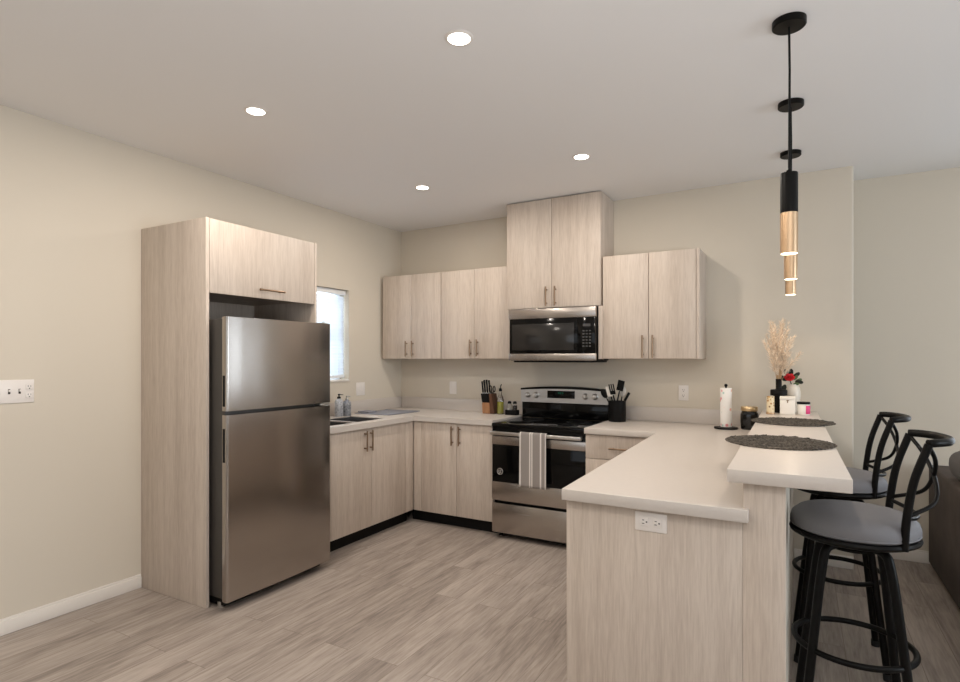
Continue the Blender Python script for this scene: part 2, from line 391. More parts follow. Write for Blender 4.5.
# left wall with the kitchen window opening
W0, W1, WZ0, WZ1 = 3.13, 3.962, 1.225, 2.058
lw = MB()
lw.box(XL-0.2, XL, YF-0.2, W0, 0, ZC).box(XL-0.2, XL, W1, YFAR+0.2, 0, ZC).box(XL-0.2, XL, W0, W1, 0, WZ0).box(XL-0.2, XL, W0, W1, WZ1, ZC)
struct('wall_left', lw, 'wall')
def yw(x): return 4.75-(x+3.6)*0.0332         # the back wall runs very slightly out of square
wb = MB(); XE_ = 0.318
wb.prism([(XL, yw(XL)), (XE_-0.016, yw(XE_-0.016)), (XE_-0.007, yw(XE_)+0.002), (XE_-0.002, yw(XE_)+0.007), (XE_, yw(XE_)+0.016), (XE_, YFAR), (XL, YFAR)], 0, ZC)
struct('wall_back', wb, 'wall')
PX0, PX1, PZ1 = 1.35, 2.95, 2.2                                  # glazed patio door of the living area
struct('wall_far', MB().box(XL, PX0, YFAR, YFAR+0.2, 0, ZC).box(PX1, XR+0.2, YFAR, YFAR+0.2, 0, ZC).box(PX0, PX1, YFAR, YFAR+0.2, PZ1, ZC), 'wall')
rw = MB(); R0, R1, RZ0, RZ1 = 1.1, 3.5, 0.8, 2.2
rw.box(XR, XR+0.2, YF-0.2, R0, 0, ZC).box(XR, XR+0.2, R1, YFAR, 0, ZC).box(XR, XR+0.2, R0, R1, 0, RZ0).box(XR, XR+0.2, R0, R1, RZ1, ZC)
struct('wall_right', rw, 'wall')
fw_ = MB(); F0, F1, FZ0, FZ1 = -2.2, 1.4, 0.6, 2.25
fw_.box(XL, F0, YF-0.2, YF, 0, ZC).box(F1, XR, YF-0.2, YF, 0, ZC).box(F0, F1, YF-0.2, YF, 0, FZ0).box(F0, F1, YF-0.2, YF, FZ1, ZC)
struct('wall_front', fw_, 'wall')
def base(mb, x0, x1, y0, y1, ax):
    mb.box(x0, x1, y0, y1, 0.001, 0.072, 0.002)
    if ax == 'x+': mb.box(x0, x0+(x1-x0)*0.6, y0, y1, 0.07, 0.086, 0.003)
    else: mb.box(x0, x1, y1-(y1-y0)*0.6, y1, 0.07, 0.086, 0.003)
b = MB(); base(b, XL, XL+0.014, YF, 2.071, 'x+'); struct('baseboard_left', b, 'trim')
b = MB(); base(b, 0.33, PX0, YFAR-0.014, YFAR, 'y-'); struct('baseboard_far', b, 'trim')
b = MB(); base(b, -0.035, 0.318, yw(0.318)-0.014, yw(0.318), 'y-'); struct('baseboard_bar', b, 'trim')

# kitchen window
wn = MB()
for (a0, a1, z0, z1) in ((W0, W0+0.04, WZ0, WZ1), (W1-0.04, W1, WZ0, WZ1), (W0+0.04, W1-0.04, WZ0, WZ0+0.04), (W0+0.04, W1-0.04, WZ1-0.04, WZ1), (W0+0.04, W1-0.04, 1.62, 1.66)):
    wn.box(XL-0.15, XL-0.11, a0, a1, z0, z1, 0.004)
wf = struct('window_1', wn, 'vent_white')
struct('pane', MB().box(XL-0.133, XL-0.128, W0+0.03, W1-0.03, WZ0+0.03, WZ1-0.03), 'pane', wf)
struct('window_sill', MB().box(XL-0.11, XL+0.012, W0+0.002, W1-0.002, WZ0+0.001, WZ0+0.018, 0.004), 'trim', wf)
bl = thing('window_blind', 'closed white horizontal slat blind hanging in the kitchen window beside the refrigerator', 'window blind', (XL-0.05, (W0+W1)/2, WZ0+0.03))
obj('headrail', MB().box(XL-0.075, XL-0.03, W0+0.008, W1-0.008, WZ1-0.045, WZ1-0.003, 0.004), 'vent_white', bl)
sm = MB(); nsl = 27
for k in range(nsl):
    z = WZ0+0.075+k*(WZ1-0.06-WZ0-0.085)/(nsl-1)
    t = bmesh.new(); bmesh.ops.create_cube(t, size=1)
    for v in t.verts: v.co = Vector((v.co.x*0.034, v.co.y*(W1-W0-0.03), v.co.z*0.0025))
    sm.merge(t, Matrix.Translation((XL-0.052, (W0+W1)/2, z)) @ Matrix.Rotation(math.radians(52), 4, 'Y'))
obj('slat', sm, 'blind', bl)
obj('bottom_rail', MB().box(XL-0.07, XL-0.04, W0+0.012, W1-0.012, WZ0+0.034, WZ0+0.058, 0.004), 'vent_white', bl)
obj('lift_cord', MB().cyl((XL-0.03, W1-0.1, WZ1-0.04), (XL-0.03, W1-0.1, WZ0+0.06), 0.0012, seg=6), 'vent_white', bl)
# living room windows (seen only in reflections) and an added rear one
def plain_window(name, horizontal, a0, a1, z0, z1, c):
    f = MB(); mid = (a0+a1)/2
    for (p, q, s, t) in ((a0, a0+0.05, z0, z1), (a1-0.05, a1, z0, z1), (a0+0.05, a1-0.05, z0, z0+0.05), (a0+0.05, a1-0.05, z1-0.05, z1), (mid-0.025, mid+0.025, z0+0.05, z1-0.05)):
        if horizontal: f.box(p, q, c-0.03, c+0.03, s, t, 0.004)
        else: f.box(c-0.03, c+0.03, p, q, s, t, 0.004)
    o = struct(name, f, 'vent_white')
    g = MB()
    if horizontal: g.box(a0+0.04, a1-0.04, c-0.003, c+0.003, z0+0.04, z1-0.04)
    else: g.box(c-0.003, c+0.003, a0+0.04, a1-0.04, z0+0.04, z1-0.04)
    struct('pane', g, 'pane', o)
plain_window('window_2', False, R0, R1, RZ0, RZ1, XR+0.1)
plain_window('door_1', True, PX0, PX1, 0.0, PZ1, YFAR+0.1)
plain_window('added_rear_window', True, F0, F1, FZ0, FZ1, YF-0.1)  # unseen window, added to go with the frontal fill

# half wall that carries the bar top
hw = MB().box(-0.164, -0.042, 2.096, yw(-0.04)-0.001, 0, 1.018)
hwo = struct('wall_half', hw, 'wall')
struct('cladding', MB().box(-0.166, -0.040, 2.088, 2.096, 0.001, 1.018, 0.0015), 'lam', hwo)

# ------------------------------------------------------------------ handles, cabinets
def bar_pull(name, parent, a, bpt, out, r=0.0066):
    """bar pull between points a and b on the door face; out = direction away from the door"""
    a, bpt, out = Vector(a), Vector(bpt), Vector(out); d = (bpt-a).normalized(); st = 0.03
    mb = MB().cyl(a+out*st-d*0.012, bpt+out*st+d*0.012, r, seg=12)
    mb.cyl(a+d*0.012, a+d*0.012+out*st, r*0.85, seg=10).cyl(bpt-d*0.012, bpt-d*0.012+out*st, r*0.85, seg=10)
    return obj(name, mb, 'bronze', parent)
DB = 0.002
# tall refrigerator surround
c = thing('refrigerator_cabinet', 'tall pale wood surround with single-door top cabinet enclosing the steel refrigerator', 'cabinet', (-3.28, 2.5, 0))
obj('side_panel', MB().box(XL+0.002, -2.962, 2.074, 2.096, 0.001, 2.243, DB), 'lam', c)
obj('side_panel', MB().box(XL+0.002, -2.962, 2.914, 2.934, 0.001, 2.243, DB), 'lam', c)
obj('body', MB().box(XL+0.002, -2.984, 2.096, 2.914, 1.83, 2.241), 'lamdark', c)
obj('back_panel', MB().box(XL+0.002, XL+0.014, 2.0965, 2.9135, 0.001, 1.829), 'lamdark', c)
d = obj('door', MB().box(-2.982, -2.963, 2.099, 2.911, 1.812, 2.241, DB), 'lam', c)
bar_pull('handle', d, (-2.963, 2.44, 1.864), (-2.963, 2.612, 1.864), (1, 0, 0))

def wall_cabinet(label, x0, x1, yf, yb, z0, z1, seam, hz0, hz1, hx, group=None, stile=0):
    c = thing('wall_cabinet', label, 'cabinet', ((x0+x1)/2, (yf+yb)/2, z0), group)
    obj('body', MB().prism([(x0, yf+0.021), (x1, yf+0.021), (x1, yw(x1)-0.001), (x0, yw(x0)-0.001)], z0, z1, 0.001), 'lam', c)
    xr = x1-stile
    for (a, b_, h) in ((x0+0.002, seam-0.0018, hx[0]), (seam+0.0018, xr-0.002, hx[1])):
        d = obj('door', MB().box(a, b_, yf, yf+0.019, z0+0.003, z1-0.003, DB), 'lam', c)
        bar_pull('handle', d, (h, yf, hz0), (h, yf, hz1), (0, -1, 0))
    if stile: obj('filler', MB().box(x0-0.036, x0-0.0005, yf+0.004, yf+0.022, z0, 1.844, DB), 'lam', c)
    if stile: obj('end_panel', MB().box(xr, x1, yf+0.004, yf+0.021, z0, z1, DB), 'lam', c)
    return c
wall_cabinet('pale wood two-door wall cabinet against the window wall corner, above the drying mat', -3.566, -2.884, 4.40, YB, 1.43, 2.233, -3.222, 1.465, 1.59, (-3.268, -3.196))
wall_cabinet('pale wood two-door wall cabinet above the knife block, next to the microwave', -2.881, -2.176, 4.40, YB, 1.43, 2.233, -2.531, 1.465, 1.59, (-2.562, -2.492))
wall_cabinet('tallest pale wood wall cabinet, two doors, reaching the ceiling above the microwave', -2.166, -1.348, 4.32, YBR, 1.845, 2.738, -1.759, 1.872, 2.005, (-1.80, -1.722))
wall_cabinet('pale wood two-door wall cabinet above the black utensil crock, next to bare wall', -1.334, -0.626, 4.32, YBR, 1.43, 2.225, -0.985, 1.45, 1.595, (-1.025, -0.950), stile=0.022)

CZ, CT = 0.932, 0.042     # worktop height and thickness
def toe(parent, mb): return obj('toe_kick', mb, 'toe', parent)
# sink base on the window wall
c = thing('sink_base_cabinet', 'pale wood two-door sink base cabinet under the double sink, beside the refrigerator', 'cabinet', (-3.28, 3.5, 0))
cb_ = MB().box(XL+0.002, -2.982, 2.936, 2.956, 0.105, CZ-CT).box(XL+0.002, -2.982, 4.06, 4.078, 0.105, CZ-CT).box(XL+0.002, -2.982, 2.956, 4.06, 0.105, 0.125).box(XL+0.002, XL+0.016, 2.956, 4.06, 0.125, CZ-CT)
cb_.box(-3.0, -2.982, 2.956, 3.08, 0.125, CZ-CT).box(-3.0, -2.982, 3.97, 4.06, 0.125, CZ-CT).box(-3.0, -2.982, 3.08, 3.97, 0.845, CZ-CT)
obj('body', cb_, 'lam', c)
obj('filler', MB().box(-2.98, -2.962, 3.975, 4.076, 0.107, 0.886, DB), 'lam', c)
obj('filler', MB().box(-2.98, -2.962, 2.938, 3.068, 0.107, 0.886, DB), 'lam', c)
for (a, b_, h) in ((3.071, 3.5195, 3.434), (3.5235, 3.972, 3.50)):
    d = obj('door', MB().box(-2.98, -2.961, a, b_, 0.107, 0.886, DB), 'lam', c)
    bar_pull('handle', d, (-2.961, h, 0.722), (-2.961, h, 0.858), (1, 0, 0))
toe(c, MB().box(XL+0.002, -3.03, 2.94, 4.076, 0.001, 0.104))
# corner base on the back wall
c = thing('corner_base_cabinet', 'pale wood two-door base cabinet in the back corner beside the range', 'cabinet', (-2.6, 4.4, 0))
obj('body', MB().box(-2.98, -2.170, 4.101, 4.69, 0.105, CZ-CT), 'lam', c)
obj('filler', MB().box(-2.96, -2.878, 4.081, 4.099, 0.107, 0.886, DB), 'lam', c)
for (a, b_, h) in ((-2.875, -2.5195, -2.553), (-2.516, -2.172, -2.482)):
    d = obj('door', MB().box(a, b_, 4.080, 4.099, 0.107, 0.886, DB), 'lam', c)
    bar_pull('handle', d, (h, 4.080, 0.715), (h, 4.080, 0.852), (0, -1, 0))
toe(c, MB().box(-3.02, -2.172, 4.15, 4.69, 0.001, 0.104))
# drawer base beside the range
c = thing('drawer_base_cabinet', 'pale wood drawer base cabinet between the range and the peninsula', 'cabinet', (-1.1, 4.3, 0))
obj('body', MB().box(-1.358, -0.815, 4.0, 4.64, 0.105, CZ-CT), 'lam', c)
for (z0, z1) in ((0.714, 0.884), (0.414, 0.710), (0.108, 0.410)):
    d = obj('drawer', MB().box(-1.356, -0.826, 3.979, 3.998, z0, z1, DB), 'lam', c)
    zz = z1-0.088 if z1 > 0.8 else z1-0.07
    bar_pull('handle', d, (-1.165, 3.979, zz), (-1.0, 3.979, zz), (0, -1, 0))
toe(c, MB().box(-1.358, -0.826, 4.05, 4.64, 0.001, 0.104))
# peninsula cabinet with its doors towards the kitchen
c = thing('peninsula_cabinet', 'long pale wood peninsula cabinet with plain end panel under the white breakfast counter', 'cabinet', (-0.45, 3.0, 0))
obj('body', MB().box(-0.765, -0.17, 2.106, 3.96, 0.105, CZ-CT), 'lam', c)
obj('end_panel', MB().box(-0.788, -0.1668, 2.088, 2.105, 0.001, CZ-CT, 0.0008), 'lam', c)
for k in range(4):
    a = 2.108+k*0.462
    d = obj('door', MB().box(-0.785, -0.767, a, a+0.458, 0.107, 0.886, DB), 'lam', c)
    h = a+0.42 if k % 2 == 0 else a+0.04
    bar_pull('handle', d, (-0.785, h, 0.715), (-0.785, h, 0.852), (-1, 0, 0))
toe(c, MB().box(-0.72, -0.17, 2.107, 3.96, 0.001, 0.104))

# ------------------------------------------------------------------ worktops
SK = [(-3.43, -3.045, 3.16, 3.415), (-3.43, -3.045, 3.45, 3.79)]   # sink bowls (x0,x1,y0,y1)
wt = MB()
z0, z1 = CZ-CT, CZ
# left run around the two bowls
XE = -2.94
wt.box(XL+0.002, -3.43, 2.936, 4.06, z0, z1); wt.box(-3.045, XE, 2.936, 4.06, z0, z1)
wt.box(-3.43, -3.045, 2.936, 3.16, z0, z1); wt.box(-3.43, -3.045, 3.415, 3.45, z0, z1); wt.box(-3.43, -3.045, 3.79, 4.06, z0, z1)
wt.prism([(XL+0.002, 4.06), (-2.160, 4.06), (-2.160, yw(-2.16)-0.002), (XL+0.002, yw(XL)-0.002)], z0, z1)
t = thing('kitchen_worktop', 'white quartz L-shaped worktop around the sink and back corner', 'worktop', (-3.1, 4.0, z0))
bmesh.ops.remove_doubles(wt.bm, verts=wt.bm.verts[:], dist=1e-4)
obj('slab', wt, 'quartz', t)
obj('backsplash', MB().prism([(XL+0.021, yw(XL)-0.021), (-2.160, yw(-2.16)-0.021), (-2.160, yw(-2.16)-0.002), (XL+0.021, yw(XL+0.021)-0.002)], CZ+0.0005, 1.045, DB), 'quartz', t)
obj('backsplash', MB().box(XL+0.002, XL+0.020, 2.936, yw(XL)-0.0215, CZ+0.0005, 1.045, DB), 'quartz', t)
t = thing('peninsula_worktop', 'white quartz worktop running from the range out along the peninsula', 'worktop', (-0.6, 3.4, z0))
obj('slab', MB().prism([(-0.796, 2.054), (-0.148, 2.054), (-0.148, 2.0875), (-0.167, 2.0875), (-0.167, yw(-0.167)-0.002), (-1.359, yw(-1.359)-0.002), (-1.359, 3.952), (-0.846, 3.952)], z0, z1, 0.0025), 'quartz', t)
obj('backsplash', MB().prism([(-1.359, yw(-1.359)-0.021), (-0.24, yw(-0.24)-0.021), (-0.24, yw(-0.24)-0.002), (-1.359, yw(-1.359)-0.002)], CZ+0.0005, 1.045, DB), 'quartz', t)
BZ = 1.062
bt = obj('bar_counter', MB().prism([(-0.213, 2.058), (0.140, 2.058), (0.104, yw(0.104)-0.002), (-0.235, yw(-0.235)-0.002)], 1.0185, BZ, 0.0025), 'quartz')
tag(bt, 'raised narrow white quartz bar top carrying two black placemats', 'bar top')

# ------------------------------------------------------------------ sink
t = thing('sink', 'double bowl stainless steel sink set in the worktop below the window', 'sink', (-3.24, 3.48, 0.72))
for (x0, x1, y0, y1) in SK:
    m_ = MB(); zt, zb = CZ-0.006, 0.75; g = 0.0015
    m_.box(x0+g, x0+g+0.003, y0+g, y1-g, zb, zt).box(x1-g-0.003, x1-g, y0+g, y1-g, zb, zt)
    m_.box(x0+g, x1-g, y0+g, y0+g+0.003, zb, zt).box(x0+g, x1-g, y1-g-0.003, y1-g, zb, zt).box(x0+g, x1-g, y0+g, y1-g, zb-0.003, zb)
    bo = obj('bowl', m_, 'sinksteel', t)
    obj('drain', MB().lathe([(0.0, zb+0.001), (0.035, zb+0.001), (0.04, zb+0.004), (0.04, zb+0.006), (0.03, zb+0.003), (0.0, zb+0.003)], (x0+x1)/2, (y0+y1)/2, 20), 'steel_plain', bo)
t = thing('faucet', 'matte black kitchen faucet behind the double sink, mostly hidden by the refrigerator', 'faucet', (-3.50, 3.44, CZ))
obj('base', MB().lathe([(0.0, CZ+0.001), (0.028, CZ+0.001), (0.028, CZ+0.008), (0.02, CZ+0.014), (0.0, CZ+0.014)], -3.50, 3.44), 'black', t)
obj('spout', MB().tube(smooth_path([(-3.50, 3.44, CZ+0.012), (-3.50, 3.44, CZ+0.16), (-3.485, 3.43, CZ+0.225), (-3.43, 3.40, CZ+0.255), (-3.37, 3.37, CZ+0.225), (-3.355, 3.36, CZ+0.16)]), 0.0115, 12), 'black', t)
obj('lever', MB().tube([(-3.50, 3.46, CZ+0.045), (-3.495, 3.53, CZ+0.055)], [0.012, 0.010], 12).ball((-3.494, 3.55, CZ+0.057), 0.020, sub=2), 'black', t)

# ------------------------------------------------------------------ refrigerator
t = thing('refrigerator', 'brushed stainless steel top-freezer refrigerator standing in the tall wood surround', 'refrigerator', (-3.2, 2.5, 0))
FX, FB = -2.80, -2.845      # door front, door back
obj('body', MB().box(-3.54, FB-0.008, 2.118, 2.885, 0.055, 1.66, 0.006), 'dark_side', t)
obj('base_grille', MB().box(-3.5, FB-0.03, 2.13, 2.875, 0.012, 0.054), 'black', t)
for (x, y) in ((-2.92, 2.14), (-2.92, 2.86), (-3.48, 2.14), (-3.48, 2.86)):
    obj('foot', MB().cyl((x, y, 0.0005), (x, y, 0.03), 0.018, seg=16), 'steel_plain', t)
def fridge_door(name, z0, z1, rz0, rz1):
    # the near (handle) edge has a scooped vertical grip
    n = 40; prof = []
    y0, y1 = 2.09, 2.903; r = 0.014
    poly = [(FB, y0+0.004), (FB+0.02, y0)]
    for k in range(7):
        a = -PI/2+k*PI/12; poly.append((FX-r+r*math.cos(a), y0+r+r*math.sin(a)))
    for k in range(1, 8):                                            # slight bow of the front
        u = k/8; poly.append((FX-0.004+0.013*math.sin(PI*u), y0+r+(y1-y0-2*r)*u))
    for k in range(7):
        a = k*PI/12; poly.append((FX-r+r*math.cos(a), y1-r+r*math.sin(a)))
    poly += [(FB+0.02, y1), (FB, y1-0.004)]
    d = obj(name, MB().prism(poly, z0, z1, 0.0), 'steel', t, ang=25)
    obj('gasket', MB().box(FB-0.0075, FB-0.0005, y0+0.03, y1-0.02, z0+0.01, z1-0.01), 'rubber', d)
    obj('grip_recess', MB().box(FB+0.010, FX-0.016, y0-0.0012, y0+0.004, rz0, rz1, 0.001), 'black', d)
    return d
fridge_door('freezer_door', 1.134, 1.668, 1.16, 1.335)
fridge_door('fridge_door', 0.058, 1.112, 0.845, 1.035)
obj('hinge', MB().box(-2.90, -2.815, 2.84, 2.89, 1.669, 1.676, 0.002).cyl((-2.835, 2.868, 1.669), (-2.835, 2.868, 1.684), 0.009, seg=14), 'steel_plain', t)
obj('hinge', MB().box(-2.87, -2.795, 2.80, 2.891, 1.1165, 1.1295, 0.002).cyl((-2.815, 2.895, 1.113), (-2.815, 2.895, 1.133), 0.007, seg=14), 'steel_plain', t)

# ------------------------------------------------------------------ range
RX0, RX1, RF = -2.155, -1.366, 4.03
t = thing('range', 'stainless and black electric range with glass cooktop and striped towel on the handle', 'range', ((RX0+RX1)/2, 4.3, 0))
obj('body', MB().box(RX0+0.004, RX1-0.004, RF+0.045, 4.60, 0.03, 0.89), 'black', t)
obj('cooktop', MB().box(RX0, RX1, RF-0.004, 4.575, 0.892, 0.918, 0.006).box(RX0+0.004, RX1-0.004, RF+0.006, RF+0.05, 0.852, 0.892), 'black_gloss', t)
for (x, y, r) in ((-1.96, 4.17, 0.10), (-1.56, 4.17, 0.085), (-1.96, 4.43, 0.08), (-1.56, 4.43, 0.10)):
    ring = MB()
    for rr in (r, r*0.62): ring.lathe([(rr, 0.9183), (rr+0.003, 0.9183), (rr+0.003, 0.9187), (rr, 0.9187), (rr, 0.9183)], x, y, 40)
    obj('burner_ring', ring, 'grey_print', t)
bg = MB(); n = 20; ys0, ys1 = 4.585, 4.635
obj('backguard', MB().box(RX0+0.006, RX1-0.006, ys0+0.008, ys1, 0.9185, 1.06, 0.004), 'black_gloss', t)
def arch(y0, y1, zb, zt, rise, x0, x1, nn=24):
    m_ = MB(); V = []
    for k in range(nn+1):
        u = k/nn; x = x0+(x1-x0)*u; z = zt+rise*(1-(2*u-1)**2)
        V.append([(x, y0, zb(u) if callable(zb) else zb), (x, y0, z), (x, y1, z), (x, y1, zb(u) if callable(zb) else zb)])
    vs = [[m_.bm.verts.new(p) for p in q] for q in V]
    for A, B in zip(vs, vs[1:]):
        for j in range(4): m_.bm.faces.new((A[j], B[j], B[(j+1) % 4], A[(j+1) % 4]))
    m_.bm.faces.new(vs[0]); m_.bm.faces.new(vs[-1][::-1]); return m_
cp = obj('control_panel', arch(ys0-0.012, ys1, 1.054, 1.158, 0.016, RX0+0.004, RX1-0.004), 'steel_light', t)
obj('cap_strip', arch(ys0-0.016, ys1+0.002, lambda u: 1.1585+0.016*(1-(2*u-1)**2), 1.174, 0.020, RX0+0.002, RX1-0.002), 'black', t)
obj('display', MB().box(-1.90, -1.652, ys0-0.0165, ys0-0.0125, 1.095, 1.158, 0.001), 'black_gloss', cp)
obj('clock_digits', MB().box(-1.80, -1.790, ys0-0.0182, ys0-0.0168, 1.132, 1.148).box(-1.785, -1.775, ys0-0.0182, ys0-0.0168, 1.132, 1.148).box(-1.765, -1.755, ys0-0.0182, ys0-0.0168, 1.132, 1.148), 'green_led', cp)
for x in (-2.086, -2.004, -1.560, -1.476):
    k_ = obj('knob', MB().lathe([(0.0, 0.0), (0.026, 0.0), (0.026, 0.006), (0.021, 0.010), (0.019, 0.028), (0.016, 0.031), (0.0, 0.031)], 0, 0, 28, Matrix.Translation((x, ys0-0.0125, 1.117)) @ Matrix.Rotation(PI/2, 4, 'X')), 'steel_plain', t)
    obj('knob_grip', MB().box(x-0.004, x+0.004, ys0-0.052, ys0-0.043, 1.099, 1.135, 0.002), 'steel_plain', k_)
od = obj('oven_door', MB().box(RX0+0.004, RX1-0.004, RF+0.002, RF+0.043, 0.306, 0.849, 0.004), 'black_gloss', t)
obj('upper_strip', MB().box(RX0+0.004, RX1-0.004, RF-0.002, RF+0.0015, 0.750, 0.816, 0.001), 'steelx', od)
obj('door_glass', MB().box(RX0+0.006, RX1-0.006, RF-0.0015, RF+0.0015, 0.455, 0.748, 0.001), 'black_glass', od)
obj('lower_strip', MB().box(RX0+0.004, RX1-0.004, RF-0.003, RF+0.0015, 0.306, 0.453, 0.001), 'steelx', od)
hm = MB().box(RX0+0.012, RX1-0.025, RF-0.052, RF-0.028, 0.830, 0.858, 0.006, 3)
hm.box(RX0+0.02, RX0+0.045, RF-0.03, RF+0.002, 0.832, 0.856, 0.004).box(RX1-0.058, RX1-0.033, RF-0.03, RF+0.002, 0.832, 0.856, 0.004)
obj('handle', hm, 'steel_plain', od)
# round maker's badge: a ring with a looped monogram
bx, bz = -2.079, 0.537
bd = MB(); by = RF-0.0022
ringp = [(bx+0.024*math.cos(2*PI*k/40), by, bz+0.024*math.sin(2*PI*k/40)) for k in range(40)]
bd.tube(ringp, 0.0028, 8, closed=True)
bd.tube(smooth_path([(bx-0.002, by, bz+0.004), (bx-0.006, by, bz+0.011), (bx-0.013, by, bz+0.008), (bx-0.014, by, bz-0.002), (bx-0.008, by, bz-0.008), (bx-0.001, by, bz-0.004), (bx-0.001, by, bz-0.013), (bx-0.008, by, bz-0.014)]), 0.0017, 6)
bd.tube(smooth_path([(bx+0.013, by, bz+0.009), (bx+0.007, by, bz+0.013), (bx+0.004, by, bz+0.007), (bx+0.009, by, bz+0.002), (bx+0.003, by, bz-0.003), (bx+0.004, by, bz-0.011), (bx+0.011, by, bz-0.012), (bx+0.015, by, bz-0.007)]), 0.0017, 6)
obj('badge', bd, 'steel_plain', od)
obj('storage_drawer', MB().box(RX0+0.004, RX1-0.004, RF-0.002, RF+0.042, 0.05, 0.284, 0.004), 'steelx', t)
for (x, y) in ((RX0+0.04, RF+0.09), (RX1-0.04, RF+0.09), (RX0+0.04, 4.55), (RX1-0.04, 4.55)):
    obj('foot', MB().cyl((x, y, 0.0005), (x, y, 0.03), 0.016, seg=14), 'black', t)

# dish towel over the oven handle
TX = (-1.927-1.700)/2+0.042; TW = 0.218
def towel_f(front):
    def f(u, v):
        x = TX+(u-0.5)*TW*(1 if front else 1-0.14*min(1, v*4))
        wob = 0.004*math.sin(u*17)*v
        L_ = 0.41 if front else 0.30
        if v < 0.12:
            a = v/0.12*PI/2
            yo = RF-0.040+(-1 if front else 1)*0.0165*math.sin(a); z = 0.8605+0.004*math.cos(a)
        else:
            s = (v-0.12)/0.88
            yo = RF-0.040+(-1 if front else 1)*(0.0165-(0.004*s if not front else -0.004*s)); z = 0.8585-s*L_
        return (x+0.006*(v)*(u-0.5), yo+(wob if front else 0.2*wob), z)
    return f
tw = MB().grid(towel_f(True), 24, 24); tw.grid(towel_f(False), 24, 20)
bmesh.ops.remove_doubles(tw.bm, verts=tw.bm.verts[:], dist=1e-4)
two = obj('dish_towel', tw, 'towel')
sd = two.modifiers.new('thickness', 'SOLIDIFY'); sd.thickness = 0.003; sd.offset = 1
tag(two, 'grey and white striped dish towel hung over the oven door handle', 'towel')

# ------------------------------------------------------------------ microwave
MX0, MX1, MF = -2.123, -1.374, 4.272
t = thing('microwave', 'stainless steel over-range microwave with black glass door under the tallest cabinet', 'microwave', ((MX0+MX1)/2, 4.45, 1.402))
obj('body', MB().box(MX0+0.006, MX1-0.004, MF+0.03, 4.62, 1.415, 1.842, 0.002), 'black', t)
obj('vent', MB().box(MX0+0.03, MX1-0.005, MF+0.035, 4.58, 1.402, 1.4145, 0.002), 'black', t)
d = obj('door', MB().box(MX0+0.006, -1.523, MF+0.004, MF+0.029, 1.474, 1.757, 0.002), 'black_gloss', t)
obj('upper_band', MB().box(MX0, MX1, MF, MF+0.029, 1.758, 1.838, 0.003), 'steelx', t)
obj('lower_band', MB().box(MX0, MX1, MF, MF+0.029, 1.417, 1.473, 0.003), 'steelx', t)
obj('window', MB().box(MX0+0.028, -1.553, MF+0.002, MF+0.0045, 1.50, 1.715, 0.001), 'window_mesh', d)
cp = obj('control_panel', MB().box(-1.520, MX1-0.006, MF+0.004, MF+0.029, 1.474, 1.757, 0.002), 'black_gloss', t)
bm_ = MB()
for r in range(6):
    for cc in range(3):
        x = -1.482+cc*0.026; z = 1.655-r*0.024
        bm_.box(x, x+0.016, MF+0.0028, MF+0.0042, z-0.010, z)
obj('keypad', bm_, 'grey_print', cp)
obj('display', MB().box(-1.478, -1.418, MF+0.0028, MF+0.0042, 1.685, 1.705), 'grey_print', cp)

# ------------------------------------------------------------------ ceiling lights
for (x, y, lab) in ((-1.217, 1.993, 'recessed ceiling light nearest the peninsula end, largest of the four'),
                    (-2.512, 2.050, 'recessed ceiling light in front of the tall refrigerator surround'),
                    (-1.236, 3.545, 'recessed ceiling light in front of the tallest wall cabinet and range'),
                    (-2.517, 3.585, 'recessed ceiling light nearest the window corner of the kitchen'),
                    (-1.22, 0.45, 'recessed ceiling light over the open floor in front of the kitchen'),
                    (-2.51, 0.45, 'recessed ceiling light by the bare wall in front of the kitchen')):
    t = thing('recessed_light', lab, 'ceiling light', (x, y, ZC), 'recessed ceiling lights')
    obj('trim_ring', MB().lathe([(0.044, ZC-0.0005), (0.047, ZC-0.006), (0.055, ZC-0.005), (0.060, ZC-0.0008), (0.060, ZC-0.0003)], x, y, 40), 'white_plastic', t)
    obj('lens', MB().lathe([(0.0, ZC-0.004), (0.045, ZC-0.004), (0.045, ZC-0.0006), (0.0, ZC-0.0006)], x, y, 40), 'lens', t)
    ld = bpy.data.lights.new('recessed_light_beam', 'AREA'); ld.shape = 'DISK'; ld.size = 0.09; ld.energy = 12.5; ld.color = (1.0, 0.90, 0.80)
    lo = bpy.data.objects.new('recessed_light_beam', ld); COL.objects.link(lo); lo.parent = t; lo.location = (0, 0, -0.012)

